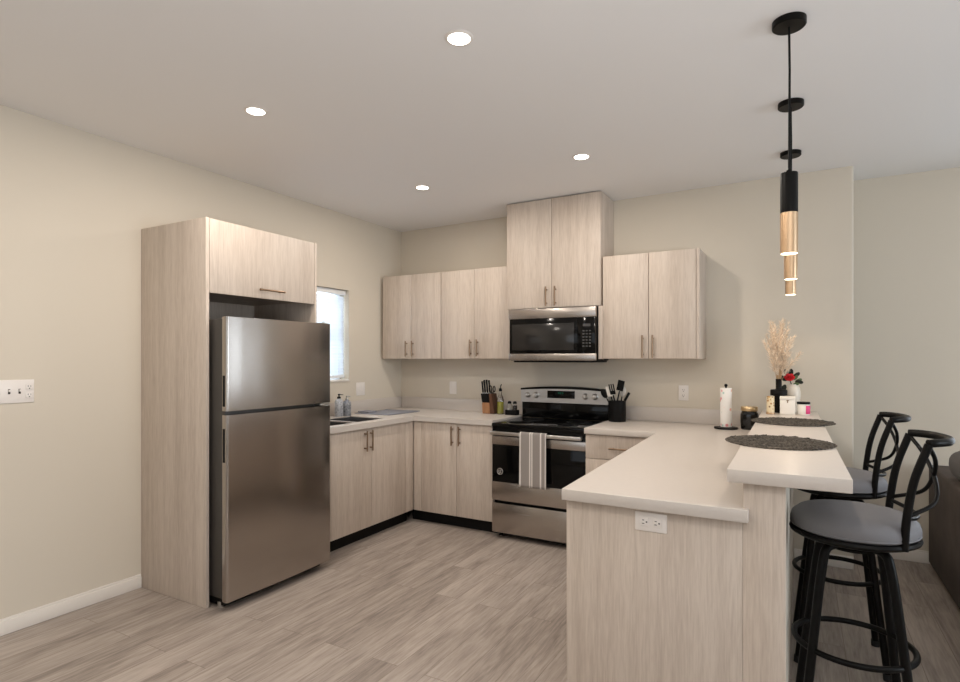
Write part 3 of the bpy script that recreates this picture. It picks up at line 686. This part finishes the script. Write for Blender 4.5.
# ------------------------------------------------------------------ pendants over the bar
for (x, y, lab) in ((-0.037, 2.52, 'black and brass cylinder pendant light nearest the bar end, hanging lowest in view'),
                    (-0.041, 3.33, 'black and brass cylinder pendant light over the middle of the bar'),
                    (-0.052, 4.13, 'black and brass cylinder pendant light closest to the wall behind the bar')):
    t = thing('pendant_light', lab, 'pendant light', (x, y, 1.83), 'pendant lights over the bar')
    obj('canopy', MB().lathe([(0.0, ZC-0.026), (0.056, ZC-0.026), (0.06, ZC-0.022), (0.06, ZC-0.0005), (0.0, ZC-0.0005)], x, y, 40), 'black_metal', t)
    obj('cord', MB().tube([(x, y, ZC-0.026), (x+0.002, y, 2.55), (x+0.001, y, 2.35), (x, y, 2.16)], 0.0045, 10), 'black', t)
    obj('socket_housing', MB().lathe([(0.0, 2.162), (0.009, 2.162), (0.011, 2.154), (0.030, 2.150), (0.031, 2.146), (0.031, 1.996), (0.0, 1.996)][::-1], x, y, 36), 'black_metal', t)
    obj('brass_sleeve', MB().lathe([(0.029, 1.838), (0.031, 1.838), (0.031, 1.995), (0.029, 1.995), (0.029, 1.838)], x, y, 36), 'gold', t)
    obj('lens', MB().lathe([(0.0, 1.8375), (0.0285, 1.8375), (0.0285, 1.846), (0.0, 1.846)], x, y, 30), 'pend_lens', t)
    ld = bpy.data.lights.new('pendant_beam', 'SPOT'); ld.energy = 8; ld.color = (1.0, 0.80, 0.60); ld.spot_size = 2.5; ld.spot_blend = 0.6; ld.shadow_soft_size = 0.025
    lo = bpy.data.objects.new('pendant_beam', ld); COL.objects.link(lo); lo.parent = t; lo.location = (0, 0, 0.004)

# ------------------------------------------------------------------ bar stools
t = thing('bar_stool', 'black metal swivel bar stool with grey round seat, nearer stool at the bar end', 'bar stool', (0, 0, 0), 'bar stools')
obj('seat', MB().lathe([(0.0, 0.815), (0.186, 0.815), (0.196, 0.822), (0.199, 0.840), (0.193, 0.862), (0.172, 0.880), (0.125, 0.890), (0.06, 0.894), (0.0, 0.895)], 0, 0, 56), 'seat', t)
obj('piping', MB().tube([(0.196*math.cos(2*PI*k/56), 0.196*math.sin(2*PI*k/56), 0.826) for k in range(56)], 0.0035, 8, closed=True), 'seat', t)
obj('seat_rim', MB().lathe([(0.0, 0.793), (0.188, 0.793), (0.199, 0.799), (0.202, 0.806), (0.198, 0.8145), (0.0, 0.8145)], 0, 0, 56), 'black_metal', t)
obj('swivel_plate', MB().lathe([(0.0, 0.752), (0.085, 0.752), (0.085, 0.76), (0.05, 0.775), (0.05, 0.7925), (0.0, 0.7925)], 0, 0, 32), 'black_metal', t)
for k in range(4):
    a = PI/4+k*PI/2; ca, sa = math.cos(a), math.sin(a)
    P = [(r*ca, r*sa, z) for r, z in ((0.03, 0.768), (0.095, 0.767), (0.122, 0.757), (0.136, 0.728), (0.157, 0.62), (0.188, 0.41), (0.247, 0.012))]
    lg = obj('leg', MB().tube(smooth_path(P, 6), 0.0150, 12), 'black_metal', t)
    obj('foot_cap', MB().cyl((0.2475*ca, 0.2475*sa, 0.0005), (0.2445*ca, 0.2445*sa, 0.03), 0.0185, seg=14), 'rubber', lg)
obj('foot_ring', MB().tube([(0.185*math.cos(2*PI*k/48), 0.185*math.sin(2*PI*k/48), 0.408) for k in range(48)], 0.0105, 10, closed=True), 'black_metal', t)
pa = math.radians(50); px_, py_ = 0.196*math.cos(pa), 0.196*math.sin(pa)
def post(s): return smooth_path([(px_, s*py_, 0.800), (px_+0.006, s*py_, 0.90), (px_+0.026, s*py_, 1.03), (px_+0.065, s*py_, 1.152)], 6)
for s in (-1, 1): obj('back_post', MB().tube(post(s), 0.0125, 12), 'black_metal', t)
tx = px_+0.065
obj('top_rail', MB().tube(smooth_path([(tx-0.002, -py_, 1.155), (tx+0.022, -py_*0.92, 1.157), (tx+0.062, -py_*0.6, 1.157), (tx+0.082, 0, 1.156), (tx+0.062, py_*0.6, 1.157), (tx+0.022, py_*0.92, 1.157), (tx-0.002, py_, 1.155)], 6), 0.0135, 12), 'black_metal', t)
for s in (-1, 1):
    obj('back_scroll', MB().tube(smooth_path([(tx, s*py_, 1.148), (tx+0.030, s*py_*0.55, 1.09), (tx+0.042, -s*py_*0.1, 1.02), (tx+0.025, -s*py_*0.62, 0.955), (px_+0.012, -s*py_, 0.915)], 7), 0.0068, 10), 'black_metal', t)
obj('lower_rail', MB().tube(smooth_path([(px_+0.005, -py_, 0.905), (px_+0.045, -py_*0.5, 0.895), (px_+0.06, 0, 0.892), (px_+0.045, py_*0.5, 0.895), (px_+0.005, py_, 0.905)], 6), 0.0068, 10), 'black_metal', t)
stool = t
stool.location = (0.166, 2.45, 0); stool.rotation_euler = (0, 0, math.radians(2))
dup(stool, (0.160, 3.26, 0), 'black metal swivel bar stool with grey round seat, farther stool near the wall', math.radians(2))

# ------------------------------------------------------------------ sofa seen from behind
t = thing('sofa', 'dark brown velvet sofa seen from behind at the edge of the living area', 'sofa', (1.25, 3.8, 0))
obj('back_panel', MB().box(0.77, 0.96, 2.6, 4.93, 0.03, 0.705, 0.018, 3), 'sofa', t)
obj('seat_base', MB().box(0.962, 1.70, 2.6, 4.93, 0.06, 0.42, 0.03, 3), 'sofa', t)
obj('arm', MB().box(0.962, 1.70, 4.72, 4.93, 0.422, 0.62, 0.04, 3), 'sofa', t)
obj('arm', MB().box(0.962, 1.70, 2.6, 2.81, 0.422, 0.62, 0.04, 3), 'sofa', t)
for k in range(3):
    y0 = 2.82+k*0.63
    obj('seat_cushion', MB().box(0.97, 1.68, y0, y0+0.62, 0.423, 0.55, 0.035, 3), 'sofa', t)
for (x, y) in ((0.83, 2.68), (0.83, 4.85), (1.62, 2.68), (1.62, 4.85)):
    obj('foot', MB().cyl((x, y, 0.0005), (x, y, 0.059 if x > 1 else 0.035), 0.022, seg=14), 'black', t)
for k in range(3):
    y0 = 2.70+k*0.602; m_ = MB(); N = 24
    def shell(u, v, y0=y0):                      # plump bolster lying along the top of the back
        a, th = 2*u-1, 2*PI*v
        sc = (1-abs(a)**6)**0.5
        return (0.905+0.125*sc*math.copysign(abs(math.cos(th))**0.75, math.cos(th)), y0+0.30+a*0.30, 0.795+0.093*sc*math.copysign(abs(math.sin(th))**0.75, math.sin(th)))
    m_.grid(shell, 18, N); bmesh.ops.remove_doubles(m_.bm, verts=m_.bm.verts[:], dist=1e-4)
    bc = obj('back_cushion', m_, 'cushion', t, ang=80); bc['label'] = 'plump grey cushion along the top'
# ------------------------------------------------------------------ outlets and switches
def plate(label, cat, mx, wdt, hgt, toggles=(), duplex=(), decora=()):
    """wall plate in its own x (width) / z (height) plane facing -y, then placed by mx"""
    def P(mb): bmesh.ops.transform(mb.bm, matrix=mx, verts=mb.bm.verts[:]); return mb
    loc = mx @ Vector((0, 0, -hgt/2))
    name = 'light_switch' if cat == 'light switch' else 'power_outlet'
    t = thing(name, label, cat, tuple(loc))
    obj('plate', P(MB().box(-wdt/2, wdt/2, -0.006, -0.0005, -hgt/2, hgt/2, 0.0025)), 'white_plastic', t)
    for x in decora:
        obj('rocker', P(MB().box(x-0.0165, x+0.0165, -0.0085, -0.006, -0.034, 0.034, 0.0015)), 'white_plastic', t)
    for x in toggles:
        s = obj('switch_slot', P(MB().box(x-0.005, x+0.005, -0.0068, -0.006, -0.013, 0.013)), 'slot', t)
        obj('toggle', P(MB().box(x-0.004, x+0.004, -0.017, -0.0062, -0.001, 0.010, 0.001)), 'white_plastic', s)
    for (x, z, horiz) in duplex:
        r = obj('receptacle', P(MB().box(x-0.016, x+0.016, -0.0085, -0.006, z-0.015, z+0.015, 0.003)), 'white_plastic', t)
        m_ = MB()
        for (a, c2, w_, h_) in ((-0.006, 0.004, 0.0025, 0.008), (0.006, 0.004, 0.0025, 0.007), (0.0, -0.008, 0.005, 0.005)):
            if horiz: a, c2, w_, h_ = -c2, a, h_, w_
            m_.box(x+a-w_/2, x+a+w_/2, -0.0092, -0.0084, z+c2-h_/2, z+c2+h_/2)
        obj('slot', P(m_), 'slot', r)
    return t
Rz = lambda a: Matrix.Rotation(a, 4, 'Z')
LWM = lambda y, z: Matrix.Translation((XL, y, z)) @ Rz(PI/2)
plate('wide white four-gang switch plate with outlet on the bare window-side wall', 'light switch', LWM(1.412, 1.258), 0.178, 0.122, toggles=(-0.069, -0.023, 0.023), duplex=((0.066, 0.022, False), (0.066, -0.022, False)))
plate('white two-gang wall plate beside the kitchen window above the drying mat', 'light switch', LWM(4.115, 1.150), 0.118, 0.122, decora=(-0.024, 0.024))
plate('white single outlet on the back wall below the cabinets near the knife block', 'power outlet', Matrix.Translation((-2.953, yw(-2.91)-0.0005, 1.150)) @ Rz(-0.0332), 0.082, 0.122, decora=(0.0,))
plate('white outlet on the wall below the cabinet between crock and paper towels', 'power outlet', Matrix.Translation((-0.792, yw(-0.792)-0.0005, 1.165)) @ Rz(-0.0332), 0.075, 0.118, duplex=((0, 0.021, False), (0, -0.021, False)))
plate('white sideways outlet on the wood peninsula end panel below the counter', 'power outlet', Matrix.Translation((-0.467, 2.088, 0.842)), 0.112, 0.068, duplex=((-0.022, 0, True), (0.022, 0, True)))
plate('white low outlet above the baseboard behind the bar stools', 'power outlet', Matrix.Translation((0.45, YFAR-0.0005, 0.30)), 0.072, 0.116, duplex=((0, 0.021, False), (0, -0.021, False)))

# ------------------------------------------------------------------ things on the worktops
C0 = CZ+0.0008; B0 = BZ+0.0008
# knife block
kx, ky = -2.472, 4.60
t = thing('knife_block', 'acacia and dark wood knife block holding black knives, on the worktop near the range', 'knife block', (kx, ky, C0))
def slant(x0, x1, zt0, zt1, lean):          # leaning prism in x
    return [(x0, C0), (x1, C0), (x1+lean, zt1), (x0+lean, zt0)]
def xz_prism(poly, y0, y1, bev=0.003):
    t_ = bmesh.new(); vs = [t_.verts.new((x, y0, z)) for x, z in poly]; f = t_.faces.new(vs)
    r = bmesh.ops.extrude_face_region(t_, geom=[f])
    for v in [g for g in r['geom'] if isinstance(g, bmesh.types.BMVert)]: v.co.y = y1
    bmesh.ops.recalc_face_normals(t_, faces=t_.faces[:])
    if bev: bmesh.ops.bevel(t_, geom=t_.edges[:], offset=bev, segments=2, affect='EDGES')
    m_ = MB(); m_.merge(t_); return m_
obj('wood_base', xz_prism([(kx-0.055, C0), (kx+0.022, C0), (kx+0.018, C0+0.100), (kx-0.060, C0+0.100)], ky-0.055, ky+0.05), 'blockwood', t)
obj('black_top', xz_prism([(kx-0.060, C0+0.1005), (kx+0.018, C0+0.1005), (kx+0.012, C0+0.182), (kx-0.074, C0+0.182)], ky-0.055, ky+0.05), 'black', t)
obj('wood_side', xz_prism([(kx+0.0225, C0), (kx+0.068, C0), (kx+0.036, C0+0.182), (kx+0.0125, C0+0.182)], ky-0.055, ky+0.05), 'blockdark', t)
kn = [(-0.058, -0.035, 0.085), (-0.036, -0.035, 0.090), (-0.014, -0.030, 0.082), (-0.054, 0.0, 0.098), (-0.032, 0.004, 0.10), (-0.010, 0.008, 0.095)]
klab = ['front outer corner', 'front middle slot', 'front slot beside the dark wood', 'back outer slot', 'back middle slot', 'back slot beside the dark wood']
for (dx, dy, h), kl in zip(kn, klab):
    h += 0.022
    t2 = thing('kitchen_knife', 'black-handled kitchen knife in the wooden block, '+kl, 'knife', (kx+dx, ky+dy, C0+0.183), 'knives in the knife block')
    a = Vector((kx+dx, ky+dy, C0+0.1855)); e = Vector((-0.10, 0, 1)).normalized()
    obj('handle', MB().tube([a, a+e*0.02, a+e*h*0.6, a+e*h], [0.0075, 0.0085, 0.0075, 0.009], 10), 'black', t2)
    obj('bolster', MB().tube([a-e*0.0015, a+e*0.003], 0.0092, 10), 'steel_plain', t2)
t2 = thing('kitchen_scissors', 'black-handled kitchen scissors with looped grips in the knife block', 'scissors', (kx+0.026, ky, C0+0.183))
for s, rr in ((-1, 0.020), (1, 0.017)):
    cxs = kx+0.024+s*0.012
    obj('loop_handle', MB().tube([(cxs+rr*0.62*math.cos(2*PI*k/24), ky-0.01+s*0.012, C0+0.222+rr*1.5*math.sin(2*PI*k/24)) for k in range(24)], 0.0045, 8, closed=True).cyl((kx+0.026, ky-0.01+s*0.012, C0+0.1835), (kx+0.026, ky-0.01+s*0.012, C0+0.197), 0.005, seg=8), 'black', t2)
# oil bottle
ox, oy = -2.362, 4.585
t = thing('oil_bottle', 'clear glass olive oil bottle with pour spout, standing beside the knife block', 'bottle', (ox, oy, C0))
obj('glass_body', MB().lathe([(0.0, C0), (0.028, C0), (0.030, C0+0.004), (0.030, C0+0.12), (0.026, C0+0.145), (0.013, C0+0.178), (0.012, C0+0.205), (0.0, C0+0.205)], ox, oy), 'glass', t)
obj('oil', MB().lathe([(0.0, C0+0.003), (0.0275, C0+0.005), (0.0275, C0+0.112), (0.0, C0+0.112)], ox, oy), 'oil', t)
obj('pour_spout', MB().lathe([(0.0, C0+0.2055), (0.014, C0+0.2055), (0.014, C0+0.228), (0.006, C0+0.233), (0.0, C0+0.233)], ox, oy, 20).tube([(ox, oy, C0+0.23), (ox+0.002, oy, C0+0.255), (ox+0.012, oy, C0+0.268)], 0.0035, 8), 'black', t)
# salt and pepper in their caddy
sx, sy = -2.232, 4.56
t = thing('shaker_caddy', 'small black caddy holding salt and pepper shakers beside the range', 'caddy', (sx, sy, C0))
cm = MB().box(sx-0.055, sx+0.055, sy-0.03, sy+0.03, C0, C0+0.004, 0.001)
for (a, b_, c2, d2) in ((-0.055, 0.055, -0.03, -0.027), (-0.055, 0.055, 0.027, 0.03), (-0.055, -0.052, -0.027, 0.027), (0.052, 0.055, -0.027, 0.027)):
    cm.box(sx+a, sx+b_, sy+c2, sy+d2, C0+0.004, C0+0.045)
obj('tray', cm, 'black', t)
for (dx, fill, lb) in ((-0.026, 'salt', 'clear salt shaker with white salt in the small black caddy'), (0.026, 'pepper', 'clear pepper shaker with dark pepper in the small black caddy')):
    s = thing('shaker', lb, 'shaker', (sx+dx, sy, C0+0.005), 'salt and pepper shakers'); zz = C0+0.0045
    obj('glass_body', MB().lathe([(0.0, zz), (0.020, zz), (0.021, zz+0.003), (0.021, zz+0.08), (0.016, zz+0.095), (0.0, zz+0.095)], sx+dx, sy, 24), 'glass', s)
    obj('contents', MB().lathe([(0.0, zz+0.003), (0.0185, zz+0.004), (0.0185, zz+(0.055 if fill == 'salt' else 0.078)), (0.0, zz+(0.055 if fill == 'salt' else 0.078))], sx+dx, sy, 24), fill, s)
    obj('cap', MB().lathe([(0.0, zz+0.0955), (0.017, zz+0.0955), (0.017, zz+0.107), (0.011, zz+0.117), (0.0, zz+0.119)], sx+dx, sy, 24), 'black', s)
# utensil crock
ux, uy = -1.272, 4.50
t = obj('utensil_crock', MB().lathe([(0.0, C0), (0.066, C0), (0.068, C0+0.004), (0.068, C0+0.162), (0.064, C0+0.162), (0.064, C0+0.010), (0.0, C0+0.010)], ux, uy, 40), 'black')
tag(t, 'ribbed black cylindrical crock full of utensils on the counter beside the range', 'crock')
def utensil(lab, cat, name, foot, top, head, hm, handle_m='black'):
    a = Vector((ux+foot[0], uy+foot[1], C0+0.0125)); e = Vector((ux+top[0], uy+top[1], C0+top[2])); d_ = (e-a).normalized()
    t2 = thing(name, lab, cat, tuple(a), 'utensils in the black crock')
    obj('handle', MB().tube([a, a+(e-a)*0.5, e-d_*0.004], [0.006, 0.006, 0.005], 10), handle_m, t2)
    side = d_.cross(Vector((0, 1, 0))).normalized(); nrm = side.cross(d_)
    mx = Matrix(((side.x, nrm.x, d_.x, e.x), (side.y, nrm.y, d_.y, e.y), (side.z, nrm.z, d_.z, e.z), (0, 0, 0, 1)))
    m_ = MB()
    if head == 'spatula':
        m_.box(-0.027, 0.027, -0.003, 0.003, 0.0, 0.085, 0.0025)
    elif head == 'spoon':
        m_.ball((0, 0, 0.038), 0.026, 0.009, 0.040)
    elif head == 'fork':
        m_.box(-0.022, 0.022, -0.003, 0.003, 0.0, 0.03, 0.002)
        for k in range(3): m_.box(-0.021+k*0.0165, -0.012+k*0.0165, -0.003, 0.003, 0.0301, 0.085, 0.001)
    elif head == 'knob':
        m_.box(-0.010, 0.010, -0.008, 0.008, 0.0, 0.075, 0.005)
    bmesh.ops.transform(m_.bm, matrix=mx, verts=m_.bm.verts[:])
    obj('head', m_, hm, t2)
utensil('black ladle-like spoon leaning out of the crock toward the range', 'spoon', 'cooking_spoon', (0.0, 0.01), (-0.082, -0.015, 0.185), 'spoon', 'black')
utensil('pale flat spatula standing upright near the range side of the crock', 'spatula', 'spatula', (0.01, -0.02), (-0.040, -0.03, 0.20), 'spatula', 'white_sil')
utensil('black slotted turner in the middle of the black crock', 'turner', 'slotted_turner', (0.012, 0.0), (-0.022, -0.035, 0.215), 'fork', 'black')
utensil('tallest black spatula rising from the utensil crock', 'spatula', 'spatula', (-0.035, 0.02), (0.022, -0.01, 0.245), 'spatula', 'black')
utensil('pale spoon at the rear of the black utensil crock', 'spoon', 'cooking_spoon', (0.0, 0.035), (0.03, 0.035, 0.20), 'spoon', 'white_sil')
utensil('short black utensil handle leaning out of the crock away from the range', 'utensil', 'kitchen_utensil', (-0.02, -0.02), (0.060, 0.0, 0.165), 'knob', 'black')
# soap bottles by the sink
def soap(x, y, h, r, body_m, lab, pump_m):
    t = thing('soap_dispenser', lab, 'soap dispenser', (x, y, C0), 'soap bottles by the sink')
    obj('bottle', MB().lathe([(0.0, C0), (r-0.003, C0), (r, C0+0.004), (r, C0+h*0.66), (r*0.8, C0+h*0.74), (0.014, C0+h*0.78), (0.014, C0+h*0.8), (0.0, C0+h*0.8)], x, y, 32), body_m, t)
    obj('pump', MB().lathe([(0.0, C0+h*0.801), (0.016, C0+h*0.801), (0.016, C0+h*0.87), (0.006, C0+h*0.88), (0.006, C0+h*0.96), (0.011, C0+h*0.965), (0.011, C0+h), (0.0, C0+h)], x, y, 20).box(x-0.006, x+0.045, y-0.006, y+0.006, C0+h*0.955, C0+h*0.985, 0.002), pump_m, t)
soap(-3.475, 3.70, 0.195, 0.036, 'soapwhite', 'pale grey soap bottle with black pump beside the sink', 'black')
soap(-3.462, 3.785, 0.175, 0.036, 'soapgrey', 'darker grey soap bottle with steel pump beside the sink', 'steel_plain')
# drying mat
def mat_f(u, v):
    z = C0+0.006+0.0015*math.sin(u*9)*math.sin(v*7)
    if v > 0.9: z += 0.004*(v-0.9)/0.1
    return (-3.53+u*0.375+0.03*v, 3.96+v*0.42+0.03*u, z)
dm = MB().grid(mat_f, 20, 20); dmo = obj('drying_mat', dm, 'matgrey', origin=(-3.36, 4.2, C0))
sd = dmo.modifiers.new('thickness', 'SOLIDIFY'); sd.thickness = 0.005; sd.offset = -1
tag(dmo, 'flat grey dish drying mat lying on the worktop past the sink', 'drying mat')
fd = MB().box(-3.53, -3.40, 4.0, 4.12, C0+0.0085, C0+0.022, 0.005, 3)
tag(obj('folded_dishcloth', fd, 'matgrey'), 'small folded grey dishcloth lying on the drying mat end', 'dishcloth')

# paper towel holder
px0, py0 = -0.460, 4.40
t = thing('paper_towel_holder', 'black paper towel stand with round base on the counter beside the dark jar', 'paper towel holder', (px0, py0, C0))
obj('base', MB().lathe([(0.0, C0), (0.078, C0), (0.080, C0+0.004), (0.078, C0+0.012), (0.0, C0+0.014)], px0, py0, 40), 'black', t)
obj('pole', MB().cyl((px0, py0, C0+0.0135), (px0, py0, C0+0.305), 0.006, seg=14).ball((px0, py0, C0+0.308), 0.012, sub=2), 'black', t)
pr = obj('paper_towel_roll', MB().lathe([(0.018, C0+0.0145), (0.037, C0+0.0145), (0.038, C0+0.018), (0.038, C0+0.287), (0.037, C0+0.29), (0.018, C0+0.29), (0.018, C0+0.0145)], px0, py0, 40), 'paper')
tag(pr, 'white paper towel roll with faint floral print on the black stand', 'paper towel')
# dark jar candle with brass lid
jx, jy = -0.312, 4.44
t = thing('jar_candle', 'black faceted jar with brass lid on the counter beside the paper towels', 'jar', (jx, jy, C0))
obj('jar', MB().lathe([(0.0, C0), (0.052, C0), (0.056, C0+0.006), (0.060, C0+0.06), (0.058, C0+0.108), (0.050, C0+0.124), (0.050, C0+0.130), (0.0, C0+0.130)], jx, jy, 14), 'black_jar', t, ang=15)
obj('lid', MB().lathe([(0.0, C0+0.1305), (0.053, C0+0.1305), (0.055, C0+0.134), (0.055, C0+0.156), (0.052, C0+0.161), (0.0, C0+0.162)], jx, jy, 36), 'brass_lid', t)

# placemats
def placemat(x, y, lab):
    m_ = MB(); R = 0.208; random.seed(int(y*1000))
    m_.lathe([(0.0, B0), (R-0.01, B0), (R-0.006, B0+0.003), (R-0.01, B0+0.006), (0.0, B0+0.006)], x, y, 48)
    # loose woven loops over the disc
    for k in range(230):
        a = random.uniform(0, 2*PI); r = R*math.sqrt(random.uniform(0.0, 0.93)); l = random.uniform(0.02, 0.045)
        cx_, cy_ = x+r*math.cos(a), y+r*math.sin(a); tt = random.uniform(0, PI)
        rr = random.uniform(0.010, 0.020)
        pts = [(cx_+rr*math.cos(tt+q*0.9), cy_+rr*math.sin(tt+q*0.9), B0+0.0062+0.0015*math.sin(q*2+tt)) for q in range(6)]
        m_.tube(pts, 0.0034, 5)
    for k in range(60):
        a = 2*PI*k/60; rr = 0.0125
        cx_, cy_ = x+(R-0.007)*math.cos(a), y+(R-0.007)*math.sin(a)
        m_.tube([(cx_+rr*math.cos(q*PI/3), cy_+rr*math.sin(q*PI/3), B0+0.004) for q in range(6)], 0.0026, 5, closed=True)
    tag(obj('placemat', m_, 'weave'), lab, 'placemat', 'black woven placemats')
placemat(-0.080, 2.80, 'round black woven placemat nearest the bar end, in front of the other')
placemat(-0.040, 3.75, 'round black woven placemat nearer the vase and candles')

# vase with pampas
vx, vy = -0.127, 4.41
t = obj('vase', MB().lathe([(0.0, B0), (0.034, B0), (0.036, B0+0.003), (0.036, B0+0.115), (0.052, B0+0.118), (0.053, B0+0.122), (0.053, B0+0.150), (0.050, B0+0.156), (0.021, B0+0.160), (0.019, B0+0.165), (0.019, B0+0.226), (0.021, B0+0.230), (0.016, B0+0.230), (0.015, B0+0.170), (0.0, B0+0.165)], vx, vy, 40), 'vase')
tag(t, 'matte black mushroom-shouldered ceramic vase on the bar top against the wall', 'vase')
t = thing('pampas_grass', 'spray of beige dried pampas stems standing in the black vase', 'dried grass', (vx, vy, B0+0.23))
random.seed(3)
for k in range(26):
    a = 2*PI*k/26+random.uniform(-0.2, 0.2); q_ = random.random()
    sp_ = 0.02+0.125*q_; h = 0.40-0.25*q_**1.4+random.uniform(-0.04, 0.02)
    p0 = Vector((vx+0.007*math.cos(a), vy+0.007*math.sin(a), B0+0.19)); top = Vector((vx+sp_*math.cos(a), vy+sp_*math.sin(a)*0.8, B0+0.23+h))
    mid = (p0+top)/2+Vector((-math.cos(a), -math.sin(a), 0))*sp_*0.12
    path = smooth_path([p0, mid, top], 8)
    st = obj('stem', MB().tube(path, 0.0014, 6), 'stem', t)
    pl = MB(); n0 = len(path)//2-3
    for q in range(n0, len(path)):
        u = (q-n0)/(len(path)-1-n0); dirv = (path[min(q+1, len(path)-1)]-path[q-1]).normalized()
        for _ in range(5):
            rv = Vector((random.uniform(-1, 1), random.uniform(-1, 1), random.uniform(-0.4, 0.6)))
            e = (dirv*0.8+rv*0.7).normalized(); ln = (0.034+0.034*random.random())*(1.0-0.4*u)
            b0 = path[q]; pl.tube([b0, b0+e*ln*0.55, b0+e*ln+Vector((0, 0, -0.003))], [0.0012, 0.0019, 0.0005], 4)
    obj('plume', pl, 'pampas', st)
# gold flecked candle
gx, gy = -0.172, 4.27
t = thing('candle_holder', 'gold-flecked glass candle cylinder on the bar top beside the black vase', 'candle holder', (gx, gy, B0))
obj('glass_cylinder', MB().lathe([(0.0, B0+0.01), (0.024, B0+0.01), (0.024, B0+0.118), (0.021, B0+0.118), (0.021, B0+0.05), (0.0, B0+0.05)], gx, gy, 28), 'goldfleck', t)
obj('gold_base', MB().lathe([(0.0, B0), (0.026, B0), (0.027, B0+0.002), (0.026, B0+0.0098), (0.0, B0+0.0098)], gx, gy, 28), 'gold', t)
# white gift box
t = thing('white_box', 'plain white card box with small gold emblem standing on the bar top', 'box', (-0.065, 4.29, B0))
obj('carton', MB().box(-0.116, -0.028, 4.255, 4.335, B0, B0+0.098, 0.002), 'box', t)
obj('lid', MB().box(-0.1175, -0.0265, 4.2535, 4.3365, B0+0.0985, B0+0.118, 0.002), 'box', t)
obj('emblem', MB().box(-0.074, -0.068, 4.2525, 4.2548, B0+0.078, B0+0.092, 0.0005).box(-0.0775, -0.0645, 4.2525, 4.2548, B0+0.0925, B0+0.097, 0.0005), 'bronze', t)
# small candle jar with black lid and pink label
cx0, cy0 = 0.020, 4.30
t = thing('small_candle', 'white candle jar with black lid and pink label beside the white box', 'candle', (cx0, cy0, B0))
obj('jar', MB().lathe([(0.0, B0), (0.036, B0), (0.038, B0+0.003), (0.038, B0+0.068), (0.036, B0+0.071), (0.0, B0+0.071)], cx0, cy0, 36), 'box', t)
obj('lid', MB().lathe([(0.0, B0+0.0712), (0.039, B0+0.0712), (0.039, B0+0.083), (0.037, B0+0.085), (0.0, B0+0.085)], cx0, cy0, 36), 'black', t)
lb = MB(); a0, a1 = math.radians(-70), math.radians(0)
lb.grid(lambda u, v: (cx0+0.0386*math.cos(a0+(a1-a0)*u), cy0+0.0386*math.sin(a0+(a1-a0)*u), B0+0.008+0.054*v), 12, 2)
lo_ = obj('label', lb, 'pink', t); sd = lo_.modifiers.new('thickness', 'SOLIDIFY'); sd.thickness = 0.0006
# small ivory pot with a red rose and dark leaves
rx, ry = -0.043, 4.505
t = obj('flower_pot', MB().lathe([(0.0, B0), (0.022, B0), (0.026, B0+0.004), (0.045, B0+0.08), (0.048, B0+0.13), (0.042, B0+0.168), (0.030, B0+0.186), (0.030, B0+0.192), (0.026, B0+0.192), (0.026, B0+0.18), (0.0, B0+0.165)], rx, ry, 36), 'ivory')
tag(t, 'small ivory bulbous pot behind the white box, holding red flowers', 'pot')
t = thing('rose_bouquet', 'red rose with dark leaves standing in the small ivory pot', 'flowers', (rx, ry, B0+0.16))
random.seed(11)
obj('flower_stem', MB().tube([(rx, ry, B0+0.168), (rx-0.012, ry-0.01, B0+0.20), (rx-0.02, ry-0.025, B0+0.225)], 0.003, 8).tube([(rx+0.004, ry, B0+0.168), (rx+0.02, ry-0.01, B0+0.20)], 0.003, 8), 'leafdark', t)
rose = MB(); rc = Vector((rx-0.020, ry-0.030, B0+0.235))
for ringn, (cnt, rr, tilt) in enumerate(((3, 0.007, 0.2), (5, 0.014, 0.6), (6, 0.021, 1.0))):
    for k in range(cnt):
        a = 2*PI*k/cnt+ringn*0.5
        mx = Matrix.Rotation(0.9, 4, 'X') @ Matrix.Rotation(a, 4, 'Z') @ Matrix.Translation((rr, 0, 0.012-ringn*0.004)) @ Matrix.Rotation(tilt, 4, 'Y')
        rose.ball(rc, 0.004, 0.012+0.0015*ringn, 0.013+0.0015*ringn, 2, mx)
obj('rose', rose, 'red', t)
def leaf(mb, c, d_, l, wdt):
    c, d_ = Vector(c), Vector(d_).normalized(); s = d_.cross(Vector((0.2, 1, 0.1))).normalized(); n_ = s.cross(d_)
    mx = Matrix(((s.x, n_.x, d_.x, 0), (s.y, n_.y, d_.y, 0), (s.z, n_.z, d_.z, 0), (0, 0, 0, 1)))
    mb.ball(c+d_*l/2, wdt, 0.0025, l/2, 2, mx)
lv = MB()
for (c, d_, l, wd) in (((rx-0.035, ry-0.02, B0+0.215), (-0.7, 0, 0.5), 0.062, 0.016), ((rx-0.03, ry-0.01, B0+0.25), (-0.45, 0, 1), 0.062, 0.016), ((rx-0.012, ry-0.01, B0+0.245), (0.05, 0, 1), 0.055, 0.015), ((rx-0.045, ry-0.02, B0+0.19), (-0.3, 0, -0.8), 0.07, 0.017), ((rx+0.0, ry-0.01, B0+0.238), (0.6, 0, 0.5), 0.055, 0.014), ((rx+0.015, ry-0.02, B0+0.215), (0.8, 0, -0.2), 0.05, 0.014)):
    leaf(lv, c, d_, l, wd)
obj('dark_leaf', lv, 'leafdark', t)
lv = MB()
for (c, d_, l, wd) in (((rx+0.012, ry-0.015, B0+0.205), (0.7, 0, 0.4), 0.05, 0.013), ((rx+0.005, ry-0.015, B0+0.222), (0.5, 0, 0.7), 0.04, 0.012), ((rx+0.0, ry-0.02, B0+0.19), (0.5, 0, 0.1), 0.04, 0.011)):
    leaf(lv, c, d_, l, wd)
obj('green_leaf', lv, 'leafgreen', t)

for o in list(bpy.data.objects):
    if '_o' in o: del o['_o']
